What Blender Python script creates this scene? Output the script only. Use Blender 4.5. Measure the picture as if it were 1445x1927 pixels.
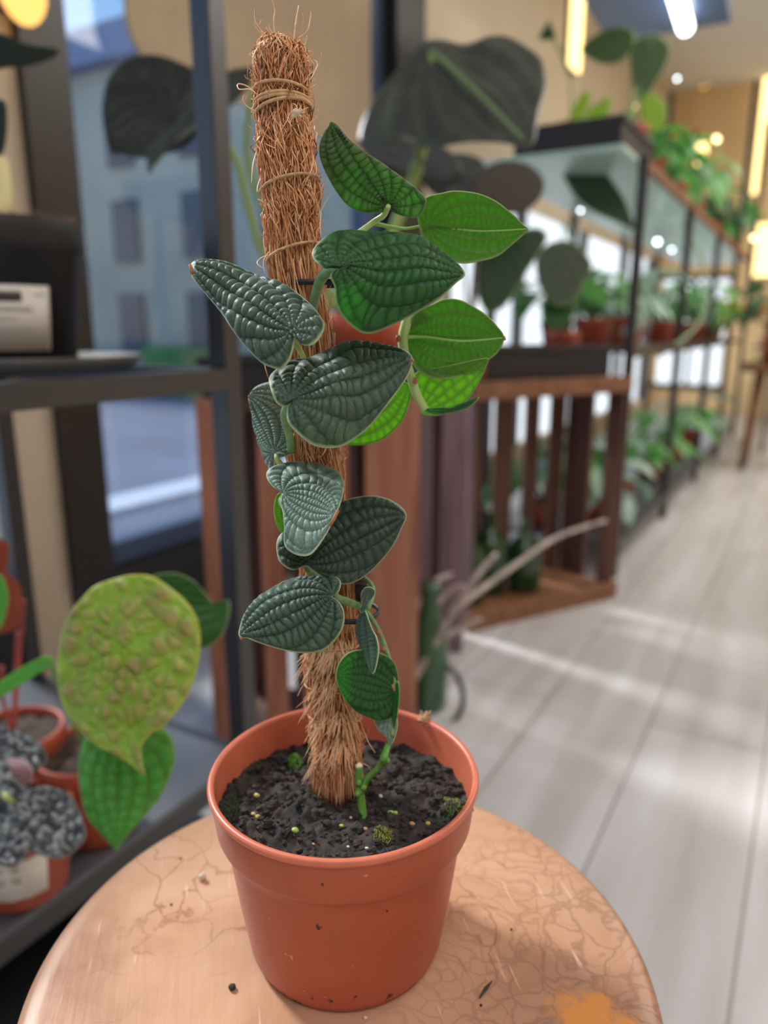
import bpy, math, random
from mathutils import Vector, Matrix, noise
random.seed(7)
for o in list(bpy.data.objects): bpy.data.objects.remove(o)
S = bpy.context.scene
COL = S.collection
# ------------------------------------------------------------------ camera, world, sun, exposure
H = 0.70; PITCH = 0.2406; YAW = math.radians(30); FP = 1390.0
cam_d = bpy.data.cameras.new('camera'); cam = bpy.data.objects.new('camera', cam_d); COL.objects.link(cam)
cam.location = (0, 0, H); cam.rotation_euler = (math.pi/2-PITCH, 0, YAW)
cam_d.sensor_fit = 'HORIZONTAL'; cam_d.sensor_width = 36; cam_d.lens = 36*FP/1445
cam_d.clip_start = .02; cam_d.clip_end = 200
cam_d.dof.use_dof = True; cam_d.dof.focus_distance = .285; cam_d.dof.aperture_fstop = 7.2
S.camera = cam
S.view_settings.view_transform = 'Standard'; S.view_settings.look = 'None'
S.view_settings.gamma = 1; S.view_settings.use_curve_mapping = False
S.view_settings.exposure = 0.0

W = bpy.data.worlds.new('world'); S.world = W; W.use_nodes = True
nt = W.node_tree; nt.nodes.clear()
wo = nt.nodes.new('ShaderNodeOutputWorld'); bg = nt.nodes.new('ShaderNodeBackground')
tc = nt.nodes.new('ShaderNodeTexCoord'); sp = nt.nodes.new('ShaderNodeSeparateXYZ')
cr = nt.nodes.new('ShaderNodeValToRGB')
nt.links.new(tc.outputs['Generated'], sp.inputs[0]); nt.links.new(sp.outputs['Z'], cr.inputs[0])
cr.color_ramp.elements[0].position = 0.0; cr.color_ramp.elements[0].color = (1.0, 1.08, 1.2, 1)
cr.color_ramp.elements[1].position = .34; cr.color_ramp.elements[1].color = (.27, .50, .84, 1)
nt.links.new(cr.outputs[0], bg.inputs[0]); bg.inputs[1].default_value = 1.15
nt.links.new(bg.outputs[0], wo.inputs[0])

def add_light(name, kind, loc, rot, energy, color, **kw):
    d = bpy.data.lights.new(name, kind); d.energy = energy; d.color = color
    for k, v in kw.items(): setattr(d, k, v)
    o = bpy.data.objects.new(name, d); o.location = loc; o.rotation_euler = rot; COL.objects.link(o); return o
sun = add_light('sun', 'SUN', (-4, 0, 4), (0, 0, 0), 5.2, (1, .95, .88), angle=math.radians(9))
sdir = Vector((1, -.20, -.80)).normalized()
sun.rotation_euler = sdir.to_track_quat('-Z', 'Y').to_euler()
# unseen area lights added overhead to fill the room
add_light('ceiling_lamp_light', 'AREA', (.9, -.5, 2.5), (0, 0, 0), 34, (.97, .98, 1), shape='RECTANGLE', size=2.2, size_y=1.6)
add_light('ceiling_lamp_light', 'AREA', (.9, 3.6, 2.5), (0, 0, 0), 85, (1, .95, .88), shape='RECTANGLE', size=1.6, size_y=3.0)

# ------------------------------------------------------------------ camera geometry helpers
Fw = Vector((-math.sin(YAW)*math.cos(PITCH), math.cos(YAW)*math.cos(PITCH), -math.sin(PITCH)))
Rt = Vector((math.cos(YAW), math.sin(YAW), 0)); Up = Rt.cross(Fw)
CP = Vector((0, 0, H))
def ray(px, py): return Fw + Rt*((px-722.5)/FP) - Up*((py-963.5)/FP)
def at(px, py, z): return CP + ray(px, py)*z
def onz(px, py, zz):
    r = ray(px, py); return CP + r*((zz-H)/r.z)
def onx(px, py, x):
    r = ray(px, py); return CP + r*(x/r.x)
def ony(px, py, y):
    r = ray(px, py); return CP + r*(y/r.y)

# ------------------------------------------------------------------ materials
def new_mat(name):
    m = bpy.data.materials.new(name); m.use_nodes = True
    return m, m.node_tree, m.node_tree.nodes['Principled BSDF']
def mat(name, col, rough=.6, metal=0, spec=.5, noise_s=0, noise_amt=.15, bump=0, bump_s=None, coat=0, emit=None, es=1):
    m, t, b = new_mat(name)
    b.inputs['Base Color'].default_value = (*col, 1); b.inputs['Roughness'].default_value = rough
    b.inputs['Metallic'].default_value = metal; b.inputs['Specular IOR Level'].default_value = spec
    if coat: b.inputs['Coat Weight'].default_value = coat
    if emit: b.inputs['Emission Color'].default_value = (*emit, 1); b.inputs['Emission Strength'].default_value = es
    if noise_s:
        g = t.nodes.new('ShaderNodeTexCoord'); n = t.nodes.new('ShaderNodeTexNoise'); n.inputs['Scale'].default_value = noise_s
        n.inputs['Detail'].default_value = 5
        t.links.new(g.outputs['Object'], n.inputs['Vector'])
        r = t.nodes.new('ShaderNodeValToRGB')
        r.color_ramp.elements[0].position = .3; r.color_ramp.elements[1].position = .7
        r.color_ramp.elements[0].color = (*[max(0, c*(1-noise_amt)) for c in col], 1)
        r.color_ramp.elements[1].color = (*[min(1, c*(1+noise_amt)) for c in col], 1)
        t.links.new(n.outputs['Fac'], r.inputs[0]); t.links.new(r.outputs[0], b.inputs['Base Color'])
    if bump:
        g = t.nodes.new('ShaderNodeTexCoord'); n = t.nodes.new('ShaderNodeTexNoise'); n.inputs['Scale'].default_value = bump_s or noise_s or 50
        n.inputs['Detail'].default_value = 6
        t.links.new(g.outputs['Object'], n.inputs['Vector'])
        bm = t.nodes.new('ShaderNodeBump'); bm.inputs['Strength'].default_value = bump; bm.inputs['Distance'].default_value = .002
        t.links.new(n.outputs['Fac'], bm.inputs['Height']); t.links.new(bm.outputs[0], b.inputs['Normal'])
    return m

def leaf_mat(name, vein, cell, trans, tfac=.35, edge=(.45, .6, .28), rough=.5, sheen=.3, spot=None, spark=900, back=None):
    """attribute lc: R = height of the quilted cell, G = 1 on the rim, B = midrib"""
    m, t, b = new_mat(name); L = t.links
    a = t.nodes.new('ShaderNodeAttribute'); a.attribute_name = 'lc'
    s = t.nodes.new('ShaderNodeSeparateColor'); L.new(a.outputs['Color'], s.inputs[0])
    mx = t.nodes.new('ShaderNodeMix'); mx.data_type = 'RGBA'
    mx.inputs[6].default_value = (*vein, 1); mx.inputs[7].default_value = (*cell, 1); L.new(s.outputs[0], mx.inputs[0])
    cur = mx.outputs[2]
    g = t.nodes.new('ShaderNodeTexCoord')
    n = t.nodes.new('ShaderNodeTexNoise'); n.inputs['Scale'].default_value = 45; n.inputs['Detail'].default_value = 4
    L.new(g.outputs['Object'], n.inputs['Vector'])
    if spot:
        r = t.nodes.new('ShaderNodeValToRGB'); r.color_ramp.elements[0].position = .45; r.color_ramp.elements[1].position = .62
        L.new(n.outputs['Fac'], r.inputs[0])
        ml = t.nodes.new('ShaderNodeMath'); ml.operation = 'MULTIPLY'; L.new(r.outputs[0], ml.inputs[0]); L.new(s.outputs[0], ml.inputs[1])
        m2 = t.nodes.new('ShaderNodeMix'); m2.data_type = 'RGBA'; L.new(ml.outputs[0], m2.inputs[0]); L.new(cur, m2.inputs[6])
        m2.inputs[7].default_value = (*spot, 1); cur = m2.outputs[2]
    # fine downy speckle
    n2 = t.nodes.new('ShaderNodeTexNoise'); n2.inputs['Scale'].default_value = spark; n2.inputs['Detail'].default_value = 2
    L.new(g.outputs['Object'], n2.inputs['Vector'])
    r2 = t.nodes.new('ShaderNodeValToRGB'); r2.color_ramp.elements[0].position = .55; r2.color_ramp.elements[1].position = .75
    r2.color_ramp.elements[1].color = (.35, .35, .35, 1); L.new(n2.outputs['Fac'], r2.inputs[0])
    m3 = t.nodes.new('ShaderNodeMix'); m3.data_type = 'RGBA'; L.new(r2.outputs[0], m3.inputs[0]); L.new(cur, m3.inputs[6])
    m3.inputs[7].default_value = (*[min(1, c*2.2+.06) for c in cell], 1); cur = m3.outputs[2]
    m4 = t.nodes.new('ShaderNodeMix'); m4.data_type = 'RGBA'; L.new(s.outputs[1], m4.inputs[0]); L.new(cur, m4.inputs[6])
    m4.inputs[7].default_value = (*edge, 1); cur = m4.outputs[2]
    L.new(cur, b.inputs['Base Color']); b.inputs['Roughness'].default_value = rough
    b.inputs['Sheen Weight'].default_value = sheen; b.inputs['Sheen Roughness'].default_value = .4
    b.inputs['Sheen Tint'].default_value = (.8, .95, .9, 1); b.inputs['Specular IOR Level'].default_value = .35
    bm = t.nodes.new('ShaderNodeBump'); bm.inputs['Strength'].default_value = .35; bm.inputs['Distance'].default_value = .0004
    L.new(n2.outputs['Fac'], bm.inputs['Height']); L.new(bm.outputs[0], b.inputs['Normal'])
    tr = t.nodes.new('ShaderNodeBsdfTranslucent')
    m5 = t.nodes.new('ShaderNodeMix'); m5.data_type = 'RGBA'
    m5.inputs[6].default_value = (*[c*.45 for c in trans], 1); m5.inputs[7].default_value = (*trans, 1)
    L.new(s.outputs[0], m5.inputs[0]); L.new(m5.outputs[2], tr.inputs[0])
    ms = t.nodes.new('ShaderNodeMixShader'); ms.inputs[0].default_value = tfac
    L.new(b.outputs[0], ms.inputs[1]); L.new(tr.outputs[0], ms.inputs[2])
    L.new(ms.outputs[0], t.nodes['Material Output'].inputs[0])
    return m

def glass_mat(name, tint, gl=.08, rough=.02):
    m = bpy.data.materials.new(name); m.use_nodes = True; t = m.node_tree; t.nodes.clear()
    o = t.nodes.new('ShaderNodeOutputMaterial'); a = t.nodes.new('ShaderNodeBsdfTransparent'); a.inputs[0].default_value = (*tint, 1)
    g = t.nodes.new('ShaderNodeBsdfGlossy'); g.inputs['Roughness'].default_value = rough
    x = t.nodes.new('ShaderNodeMixShader'); x.inputs[0].default_value = gl
    t.links.new(a.outputs[0], x.inputs[1]); t.links.new(g.outputs[0], x.inputs[2]); t.links.new(x.outputs[0], o.inputs[0]); return m
def emit_mat(name, col, s):
    m = bpy.data.materials.new(name); m.use_nodes = True; t = m.node_tree; t.nodes.clear()
    o = t.nodes.new('ShaderNodeOutputMaterial'); e = t.nodes.new('ShaderNodeEmission'); e.inputs[0].default_value = (*col, 1); e.inputs[1].default_value = s
    t.links.new(e.outputs[0], o.inputs[0]); return m

M = {}
M['black_metal'] = mat('black_metal', (.016, .016, .019), .36, .0, .8)
M['black_plastic'] = mat('black_plastic', (.012, .012, .014), .5, noise_s=60)
M['grey_shelf'] = mat('grey_shelf', (.085, .088, .10), .30, spec=.6, noise_s=20, noise_amt=.1)
M['saucer'] = mat('saucer_grey', (.07, .068, .066), .4)
M['frame_brown'] = mat('window_frame_brown', (.022, .017, .014), .35, noise_s=8)
M['frame_blue'] = mat('window_frame_blue', (.05, .08, .16), .4)
M['beige'] = mat('beige_paint', (.62, .50, .36), .8, noise_s=3, noise_amt=.05)
M['blind'] = mat('beige_fabric', (.50, .38, .25), .9, noise_s=6, noise_amt=.06)
M['warmwall'] = mat('warm_wall', (.85, .62, .34), .8, noise_s=2, noise_amt=.08)
M['plinth'] = mat('dark_plinth', (.02, .02, .024), .5)
M['terracotta'] = mat('terracotta_plastic', (.47, .092, .036), .42, spec=.45, noise_s=35, noise_amt=.07, bump=.08, bump_s=300)
M['terracotta_bg'] = mat('terracotta_far', (.40, .075, .035), .45, noise_s=30, noise_amt=.1)
M['rim'] = mat('terracotta_rim', (.56, .14, .075), .4, noise_s=80, noise_amt=.12)
M['soil_bg'] = mat('soil_far', (.05, .028, .018), .9, noise_s=90, noise_amt=.6, bump=1, bump_s=120)
M['paper'] = mat('label_paper', (.68, .62, .56), .7)
M['ink'] = mat('label_ink', (.06, .05, .05), .7)
M['faint_ink'] = mat('label_faint_ink', (.34, .31, .30), .7)
M['glass'] = glass_mat('window_glass', (.93, .97, 1), .05)
M['greenglass'] = mat('green_glass', (.01, .05, .012), .08, spec=.8)
M['white_glow'] = emit_mat('frosted_daylight', (.86, .93, 1), 1.35)
M['led_warm'] = emit_mat('led_warm', (1, .72, .28), 3.2)
M['led_amber'] = emit_mat('led_amber', (1, .52, .14), 1.8)
M['led_cold'] = emit_mat('led_cold', (.85, .93, 1), 8)
M['bulb_w'] = emit_mat('bulb_white', (.85, .95, 1), 9)  # emission of the added leaf glints
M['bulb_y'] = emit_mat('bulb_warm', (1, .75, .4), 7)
M['pale_stem'] = mat('pale_stem', (.50, .60, .22), .5)
M['green_stem'] = mat('green_stem', (.16, .30, .07), .5, noise_s=120, noise_amt=.25)
M['brown_tip'] = mat('brown_tip', (.35, .13, .05), .7)
M['twine'] = mat('jute_twine', (.55, .34, .17), .85, noise_s=400, noise_amt=.3)
M['raw_end'] = mat('cut_fibre_end', (.75, .60, .42), .8)
M['mint'] = mat('mint_glass_shelf', (.50, .68, .60), .35, noise_s=4)
M['driftwood'] = mat('driftwood', (.46, .38, .35), .8, noise_s=40, noise_amt=.35)
M['hose'] = mat('dark_hose', (.01, .02, .018), .3)
M['road'] = mat('road', (.10, .125, .20), .8, noise_s=1.2, noise_amt=.2)
M['pave'] = mat('pavement', (.55, .56, .60), .8, noise_s=3, noise_amt=.1)
M['kerb'] = mat('kerb_line', (.45, .50, .62), .7)
M['grass'] = mat('lawn', (.08, .20, .06), .9, noise_s=4, noise_amt=.3)
M['facade'] = mat('teal_facade', (.40, .40, .33), .8, noise_s=.6, noise_amt=.15)
M['fascia'] = mat('roof_fascia', (.15, .21, .36), .6)
M['pane_dark'] = mat('far_window', (.03, .055, .09), .25)
M['seed'] = mat('pale_seed', (.62, .52, .36), .5)
M['crumb'] = mat('soil_crumb', (.045, .03, .022), .9, noise_s=400, noise_amt=.4)

# wood (crates)
def wood_mat(name, c1, c2, axis='Z', scale=14, rough=.6):
    m, t, b = new_mat(name); L = t.links
    g = t.nodes.new('ShaderNodeTexCoord'); mp = t.nodes.new('ShaderNodeMapping')
    mp.inputs['Scale'].default_value = {'Z': (3, 3, .25), 'X': (.25, 3, 3), 'Y': (3, .25, 3)}[axis]
    L.new(g.outputs['Object'], mp.inputs[0])
    n = t.nodes.new('ShaderNodeTexNoise'); n.inputs['Scale'].default_value = scale; n.inputs['Detail'].default_value = 8; n.inputs['Distortion'].default_value = .6
    L.new(mp.outputs[0], n.inputs['Vector'])
    r = t.nodes.new('ShaderNodeValToRGB'); r.color_ramp.elements[0].position = .32; r.color_ramp.elements[1].position = .68
    r.color_ramp.elements[0].color = (*c1, 1); r.color_ramp.elements[1].color = (*c2, 1)
    L.new(n.outputs['Fac'], r.inputs[0]); L.new(r.outputs[0], b.inputs['Base Color']); b.inputs['Roughness'].default_value = rough
    bm = t.nodes.new('ShaderNodeBump'); bm.inputs['Strength'].default_value = .3; bm.inputs['Distance'].default_value = .002
    L.new(n.outputs['Fac'], bm.inputs['Height']); L.new(bm.outputs[0], b.inputs['Normal'])
    return m
M['crate_red'] = wood_mat('crate_wood_red', (.24, .075, .04), (.46, .19, .11))
M['crate_mauve'] = wood_mat('crate_wood_mauve', (.13, .075, .085), (.24, .15, .17))  # mauve tint of blue window light put into the wood colour
M['crate_dark'] = wood_mat('crate_wood_dark', (.07, .03, .022), (.17, .075, .05))
M['crate_rail'] = wood_mat('crate_wood_rail', (.16, .065, .03), (.30, .13, .06), 'X')

# ------------------------------------------------------------------ mesh builder
class MB:
    def __init__(s): s.v = []; s.f = []; s.mi = []; s.c = None
    def quadstrip(s, rings, closed=True, cap0=False, cap1=False, mi=0):
        b = len(s.v); n = len(rings[0])
        for r in rings: s.v += [tuple(p) for p in r]
        for i in range(len(rings)-1):
            for j in range(n if closed else n-1):
                k = (j+1) % n
                s.f.append((b+i*n+j, b+i*n+k, b+(i+1)*n+k, b+(i+1)*n+j)); s.mi.append(mi)
        if cap0: s.f.append(tuple(b+j for j in reversed(range(n)))); s.mi.append(mi)
        if cap1: s.f.append(tuple(b+(len(rings)-1)*n+j for j in range(n))); s.mi.append(mi)
    def box(s, lo, hi, mi=0, rot=None, piv=None):
        x0, y0, z0 = lo; x1, y1, z1 = hi; b = len(s.v)
        P = [(x0, y0, z0), (x1, y0, z0), (x1, y1, z0), (x0, y1, z0), (x0, y0, z1), (x1, y0, z1), (x1, y1, z1), (x0, y1, z1)]
        if rot is not None:
            pv = Vector(piv or ((x0+x1)/2, (y0+y1)/2, 0)); R = Matrix.Rotation(rot, 4, 'Z')
            P = [tuple(pv + R @ (Vector(p)-pv)) for p in P]
        s.v += P
        for f in ((3, 2, 1, 0), (4, 5, 6, 7), (0, 1, 5, 4), (1, 2, 6, 5), (2, 3, 7, 6), (3, 0, 4, 7)):
            s.f.append(tuple(b+i for i in f)); s.mi.append(mi)
    def tube(s, pts, rad, n=8, mi=0, smooth=0, squash=None):
        pts = [Vector(p) for p in pts]
        if not hasattr(rad, '__len__'): rad = [rad]*len(pts)
        if smooth:
            pts, rad = spline3(pts, rad, smooth)
        rings = []; up = Vector((.13, .21, .97))
        for i, p in enumerate(pts):
            t = (pts[min(i+1, len(pts)-1)]-pts[max(i-1, 0)])
            if t.length < 1e-9: t = Vector((0, 0, 1))
            t.normalize(); a = t.cross(up)
            if a.length < .05: a = t.cross(Vector((1, 0, 0)))
            a.normalize(); c = a.cross(t)
            rings.append([p + (a*math.cos(2*math.pi*k/n)+c*math.sin(2*math.pi*k/n))*rad[i] for k in range(n)])
        s.quadstrip(rings, True, True, True, mi)
    def lathe(s, c, prof, n=64, mi=0, sq=1, ph=0):
        c = Vector(c); rings = [[c+Vector((r*math.cos(2*math.pi*k/n+ph), r*math.sin(2*math.pi*k/n+ph), z)) for k in range(n)] for r, z in prof]
        s.quadstrip(rings, True, prof[0][0] > 1e-6 and False, False, mi)
    def ball(s, c, r, mi=0, n=8, m=6, sc=(1, 1, 1), jit=0):
        c = Vector(c); rings = []
        for i in range(m+1):
            th = math.pi*i/m; ring = []
            for k in range(n):
                ph = 2*math.pi*k/n; q = 1+random.uniform(-jit, jit) if 0 < i < m else 1
                ring.append(c+Vector((math.sin(th)*math.cos(ph)*sc[0], math.sin(th)*math.sin(ph)*sc[1], -math.cos(th)*sc[2]))*r*q)
            rings.append(ring)
        s.quadstrip(rings, True, False, False, mi)
    def obj(s, name, mats, parent=None, smooth=True, loc=None, solid=0, bevel=0, subsurf=0):
        me = bpy.data.meshes.new(name); me.from_pydata(s.v, [], s.f)
        if not isinstance(mats, (list, tuple)): mats = [mats]
        for m in mats: me.materials.append(m)
        me.polygons.foreach_set('material_index', s.mi)
        me.polygons.foreach_set('use_smooth', [smooth]*len(s.f))
        if s.c is not None:
            at_ = me.color_attributes.new('lc', 'FLOAT_COLOR', 'POINT')
            flat = []
            for q in s.c: flat += [q[0], q[1], q[2], 1]
            at_.data.foreach_set('color', flat)
        me.update()
        o = bpy.data.objects.new(name, me); COL.objects.link(o)
        if loc is not None and parent is None:       # origin at the thing's base
            me.transform(Matrix.Translation(-Vector(loc))); o.location = loc
        if parent is not None:
            o.parent = parent; o.matrix_parent_inverse = world_of(parent).inverted()
        if solid:
            d = o.modifiers.new('thickness', 'SOLIDIFY'); d.thickness = solid; d.offset = 0
        if bevel:
            d = o.modifiers.new('bevel', 'BEVEL'); d.width = bevel; d.segments = 2; d.limit_method = 'ANGLE'
        if subsurf:
            d = o.modifiers.new('sub', 'SUBSURF'); d.levels = subsurf; d.render_levels = subsurf
        return o
def world_of(o):
    m = Matrix.LocRotScale(o.location, o.rotation_euler, o.scale)
    return (world_of(o.parent) @ o.matrix_parent_inverse @ m) if o.parent else m
def cr(p0, p1, p2, p3, t):
    return .5*((2*p1)+(p2-p0)*t+(2*p0-5*p1+4*p2-p3)*t*t+(3*p1-p0-3*p2+p3)*t**3)
def spline3(pts, rad, k):
    P = []; Rr = []; n = len(pts)
    for i in range(n-1):
        a, b, c, d = pts[max(i-1, 0)], pts[i], pts[i+1], pts[min(i+2, n-1)]
        for j in range(k):
            t = j/k; P.append(cr(a, b, c, d, t)); Rr.append(rad[i]*(1-t)+rad[i+1]*t)
    P.append(pts[-1]); Rr.append(rad[-1]); return P, Rr
def closed_spline(pts, N):
    pts = [Vector((p[0], p[1])) for p in pts]; n = len(pts); out = []
    for i in range(n):
        a, b, c, d = pts[i-1], pts[i], pts[(i+1) % n], pts[(i+2) % n]
        for j in range(10): out.append(cr(a, b, c, d, j/10))
    L = [0]
    for i in range(len(out)): L.append(L[-1]+(out[(i+1) % len(out)]-out[i]).length)
    res = []; k = 0
    for i in range(N):
        s = L[-1]*i/N
        while L[k+1] < s: k += 1
        t = (s-L[k])/max(1e-9, L[k+1]-L[k]); res.append(out[k].lerp(out[(k+1) % len(out)], t))
    return res

def thing(name, loc, label, cat, group=None):
    o = bpy.data.objects.new(name, None); o.empty_display_size = .02; COL.objects.link(o); o.location = loc
    return tag(o, label, cat, group)
def tag(o, label, cat, group=None, kind=None):
    o['label'] = label; o['category'] = cat
    if group: o['group'] = group
    if kind: o['kind'] = kind
    return o
def struct(o): o['kind'] = 'structure'; return o

# ------------------------------------------------------------------ traced leaf with real relief
def leaf(outline, B, T, z0, gx, gy, m, parent, amp=.0017, dq=.47, ds=.27, rings=50, seg=200, side=1, cup=0, wave=.0, name='leaf', C=None,
         thick=.0005, seed=0, fold=0, mesh_bump='ladder', label=None):
    """outline, base B and tip T in photo pixels; z0 = distance at the centre, gx/gy = tilt"""
    o2 = closed_spline(outline, seg); rnd = random.Random(seed*77+5)
    if C is None:
        A = 0; cx = 0; cy = 0
        for i in range(seg):
            p, q = o2[i-1], o2[i]; k = p.x*q.y-q.x*p.y; A += k; cx += (p.x+q.x)*k; cy += (p.y+q.y)*k
        C = Vector((cx/(3*A), cy/(3*A)))
    else: C = Vector(C)
    B = Vector(B); T = Vector(T); ax = (T-B); Ln = ax.length; ax.normalize(); pr = Vector((-ax.y, ax.x))
    phase = {}
    Sz = max(1, abs(sum((o2[i-1].x*o2[i].y-o2[i].x*o2[i-1].y) for i in range(seg))/2)**.5)
    def fields(P):
        a = P-B; b = P-T; da = max(a.length, 1e-3); db = max(b.length, 1e-3)
        aa = math.acos(max(-1, min(1, a.dot(ax)/da))); bb = math.acos(max(-1, min(1, -b.dot(ax)/db)))
        q = aa+bb; sg = 1 if a.dot(pr) > 0 else -1; sig = math.log(da/db)
        return q, sig, sg, a.dot(ax)/Ln, a.dot(pr)/Sz
    mb = MB(); mb.c = []
    n3 = (at(C.x+10, C.y, z0+gx*.1)-at(C.x, C.y, z0)).cross(at(C.x, C.y+10, z0+gy*.1)-at(C.x, C.y, z0)).normalized()
    if n3.dot(Fw) > 0: n3 = -n3
    def vert(P, r):
        q, sig, sg, u, w = fields(P)
        q += .05*noise.noise(Vector((P.x*.02, P.y*.02, seed)))
        sig += .20*noise.noise(Vector((P.x*.028, P.y*.028, seed+9)))
        k = int(q/dq)
        ph = phase.setdefault((k, sg), rnd.random())
        s1 = abs(math.sin(math.pi*q/dq))**.55; s2 = abs(math.sin(math.pi*(sig/ds+ph)))**.5
        h = s1*(.12+.88*s2)
        if mesh_bump == 'net':
            c3 = noise.cell_vector(Vector((0, 0, 0)))
            d = noise.voronoi(Vector((P.x/30., P.y/30., seed)))[0]; h = min(1, (d[1]-d[0])*2.6)**.8*s1**.7
        if mesh_bump == 'none': h = abs(math.sin(math.pi*q/dq))**.5
        if mesh_bump == 'crinkle':
            d = noise.voronoi(Vector((P.x/13., P.y/13., seed)))[0]; h = max(0, 1-d[0]*1.7)
        e = max(0, min(1, (1-r)/.07)); e = e*e*(3-2*e)
        mid = max(0, 1-q/.05)
        z = z0+gx*(P.x-C.x)/100+gy*(P.y-C.y)/100
        bow = cup*(w*w*4)+fold*abs(w)*2
        wv = wave*noise.noise(Vector((P.x*.012, P.y*.012, 3+seed)))
        p3 = at(P.x, P.y, z) + n3*(side*amp*h*e - bow + wv)
        cc = h*e if e < 1 else h
        return p3, (cc, 1-min(1, (1-r)/.034), mid)
    p, c = vert(C, 0); mb.v.append(tuple(p)); mb.c.append(c)
    for i in range(1, rings+1):
        r = i/rings
        r = r*.9+.1*(1-(1-r)**2)
        for j in range(seg):
            p, c = vert(C+(o2[j]-C)*r, r); mb.v.append(tuple(p)); mb.c.append(c)
    for j in range(seg):
        k = (j+1) % seg; mb.f.append((0, 1+j, 1+k)); mb.mi.append(0)
    for i in range(rings-1):
        for j in range(seg):
            k = (j+1) % seg; b = 1+i*seg
            mb.f.append((b+j, b+seg+j, b+seg+k, b+k)); mb.mi.append(0)
    o = mb.obj(name, m, parent, solid=thick)
    if label: o['label'] = label
    return o

# ================================================================== SETTING
# floor
def floor_mat():
    m, t, b = new_mat('whitewashed_planks'); L = t.links
    g = t.nodes.new('ShaderNodeTexCoord'); mp = t.nodes.new('ShaderNodeMapping'); mp.inputs['Rotation'].default_value = (0, 0, math.pi/2)
    L.new(g.outputs['Object'], mp.inputs[0])
    br = t.nodes.new('ShaderNodeTexBrick'); br.inputs['Scale'].default_value = 1; br.inputs['Brick Width'].default_value = 1.3
    br.inputs['Row Height'].default_value = .19; br.inputs['Mortar Size'].default_value = .0025; br.inputs['Mortar Smooth'].default_value = .4
    br.inputs['Color1'].default_value = (.55, .54, .54, 1); br.inputs['Color2'].default_value = (.66, .65, .655, 1); br.inputs['Mortar'].default_value = (.30, .28, .26, 1)
    L.new(mp.outputs[0], br.inputs['Vector'])
    mp2 = t.nodes.new('ShaderNodeMapping'); mp2.inputs['Scale'].default_value = (7, .7, 1); L.new(g.outputs['Object'], mp2.inputs[0])
    n = t.nodes.new('ShaderNodeTexNoise'); n.inputs['Scale'].default_value = 2.2; n.inputs['Detail'].default_value = 8; L.new(mp2.outputs[0], n.inputs['Vector'])
    r = t.nodes.new('ShaderNodeValToRGB'); r.color_ramp.elements[0].position = .3; r.color_ramp.elements[1].position = .75
    r.color_ramp.elements[0].color = (.70, .66, .62, 1); r.color_ramp.elements[1].color = (1.05, 1.05, 1.07, 1); L.new(n.outputs['Fac'], r.inputs[0])
    x = t.nodes.new('ShaderNodeMix'); x.data_type = 'RGBA'; x.blend_type = 'MULTIPLY'; x.inputs[0].default_value = 1
    L.new(br.outputs[0], x.inputs[6]); L.new(r.outputs[0], x.inputs[7]); L.new(x.outputs[2], b.inputs['Base Color'])
    b.inputs['Roughness'].default_value = .36; return m
WX = -1.30
mb = MB(); mb.box((WX, -2.5, -.05), (2.6, 7.0, 0)); struct(mb.obj('floor', floor_mat(), smooth=False))
# left wall: pier, plinth, the far wall with its own window
mb = MB()
mb.box((WX-.12, .83, 0), (WX, .94, 2.6))
mb.box((WX-.12, 2.5, 0), (WX, 2.75, 2.6)); mb.box((WX-.12, 2.75, 0), (WX, 6.8, .12)); mb.box((WX-.12, 2.75, 1.28), (WX, 6.8, 2.6))
mb.box((WX-.12, 6.8, 0), (WX, 7.0, 2.6)); mb.box((WX-.12, -2.5, 2.3), (WX, .83, 2.6)); mb.box((WX-.12, .94, 2.3), (WX, 2.5, 2.6))
struct(mb.obj('wall_left', M['beige'], smooth=False))
mb = MB(); mb.box((WX-.12, 7.0, 0), (2.6, 7.12, 2.6)); struct(mb.obj('wall_back', M['warmwall'], smooth=False))
mb = MB(); mb.box((2.6, -2.5, -.05), (2.72, 7.12, 2.72)); struct(mb.obj('wall_right', M['beige'], smooth=False))
mb = MB(); mb.box((WX-.12, -2.5, 2.6), (2.6, 7.12, 2.72)); struct(mb.obj('ceiling', mat('ceiling_white', (.75, .73, .70), .9), smooth=False))
mb = MB(); mb.box((WX-.12, -2.62, -.05), (2.72, -2.5, 2.72)); struct(mb.obj('wall_front', M['beige'], smooth=False))
mb = MB(); mb.box((WX-.07, .94, 0), (WX+.01, 2.5, .19)); mb.box((WX-.07, -2.5, 0), (WX+.01, .83, .19)); struct(mb.obj('baseboard_left', M['plinth'], smooth=False))
# window 1
w1 = struct(bpy.data.objects.new('window_1', None)); COL.objects.link(w1); w1.location = (WX, 1.7, .19)
mb = MB(); mb.box((WX-.06, .94, .19), (WX+.02, 1.04, 2.3)); mb.obj('window_frame', M['frame_brown'], w1, smooth=False)
mb = MB(); mb.box((WX-.06, 2.30, .19), (WX+.02, 2.50, 2.3)); mb.obj('window_frame', M['frame_brown'], w1, smooth=False)
mb = MB(); mb.box((WX-.05, 2.13, .19), (WX+.0, 2.17, 2.3)); mb.box((WX-.05, 2.17, .19), (WX-.03, 2.30, 2.3)); mb.obj('window_frame', M['frame_blue'], w1, smooth=False)
mb = MB(); mb.box((WX-.05, 1.04, .19), (WX+.0, 2.13, .245)); mb.box((WX-.05, 1.04, 2.25), (WX+.01, 2.13, 2.3)); mb.obj('window_sill', M['frame_blue'], w1, smooth=False, bevel=.006)
mb = MB(); mb.box((WX-.03, 1.04, .24), (WX-.024, 2.13, 2.26)); mb.obj('window_pane', M['glass'], w1, smooth=False)
w2 = struct(bpy.data.objects.new('window_2', None)); COL.objects.link(w2); w2.location = (WX, 0, .19)
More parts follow.
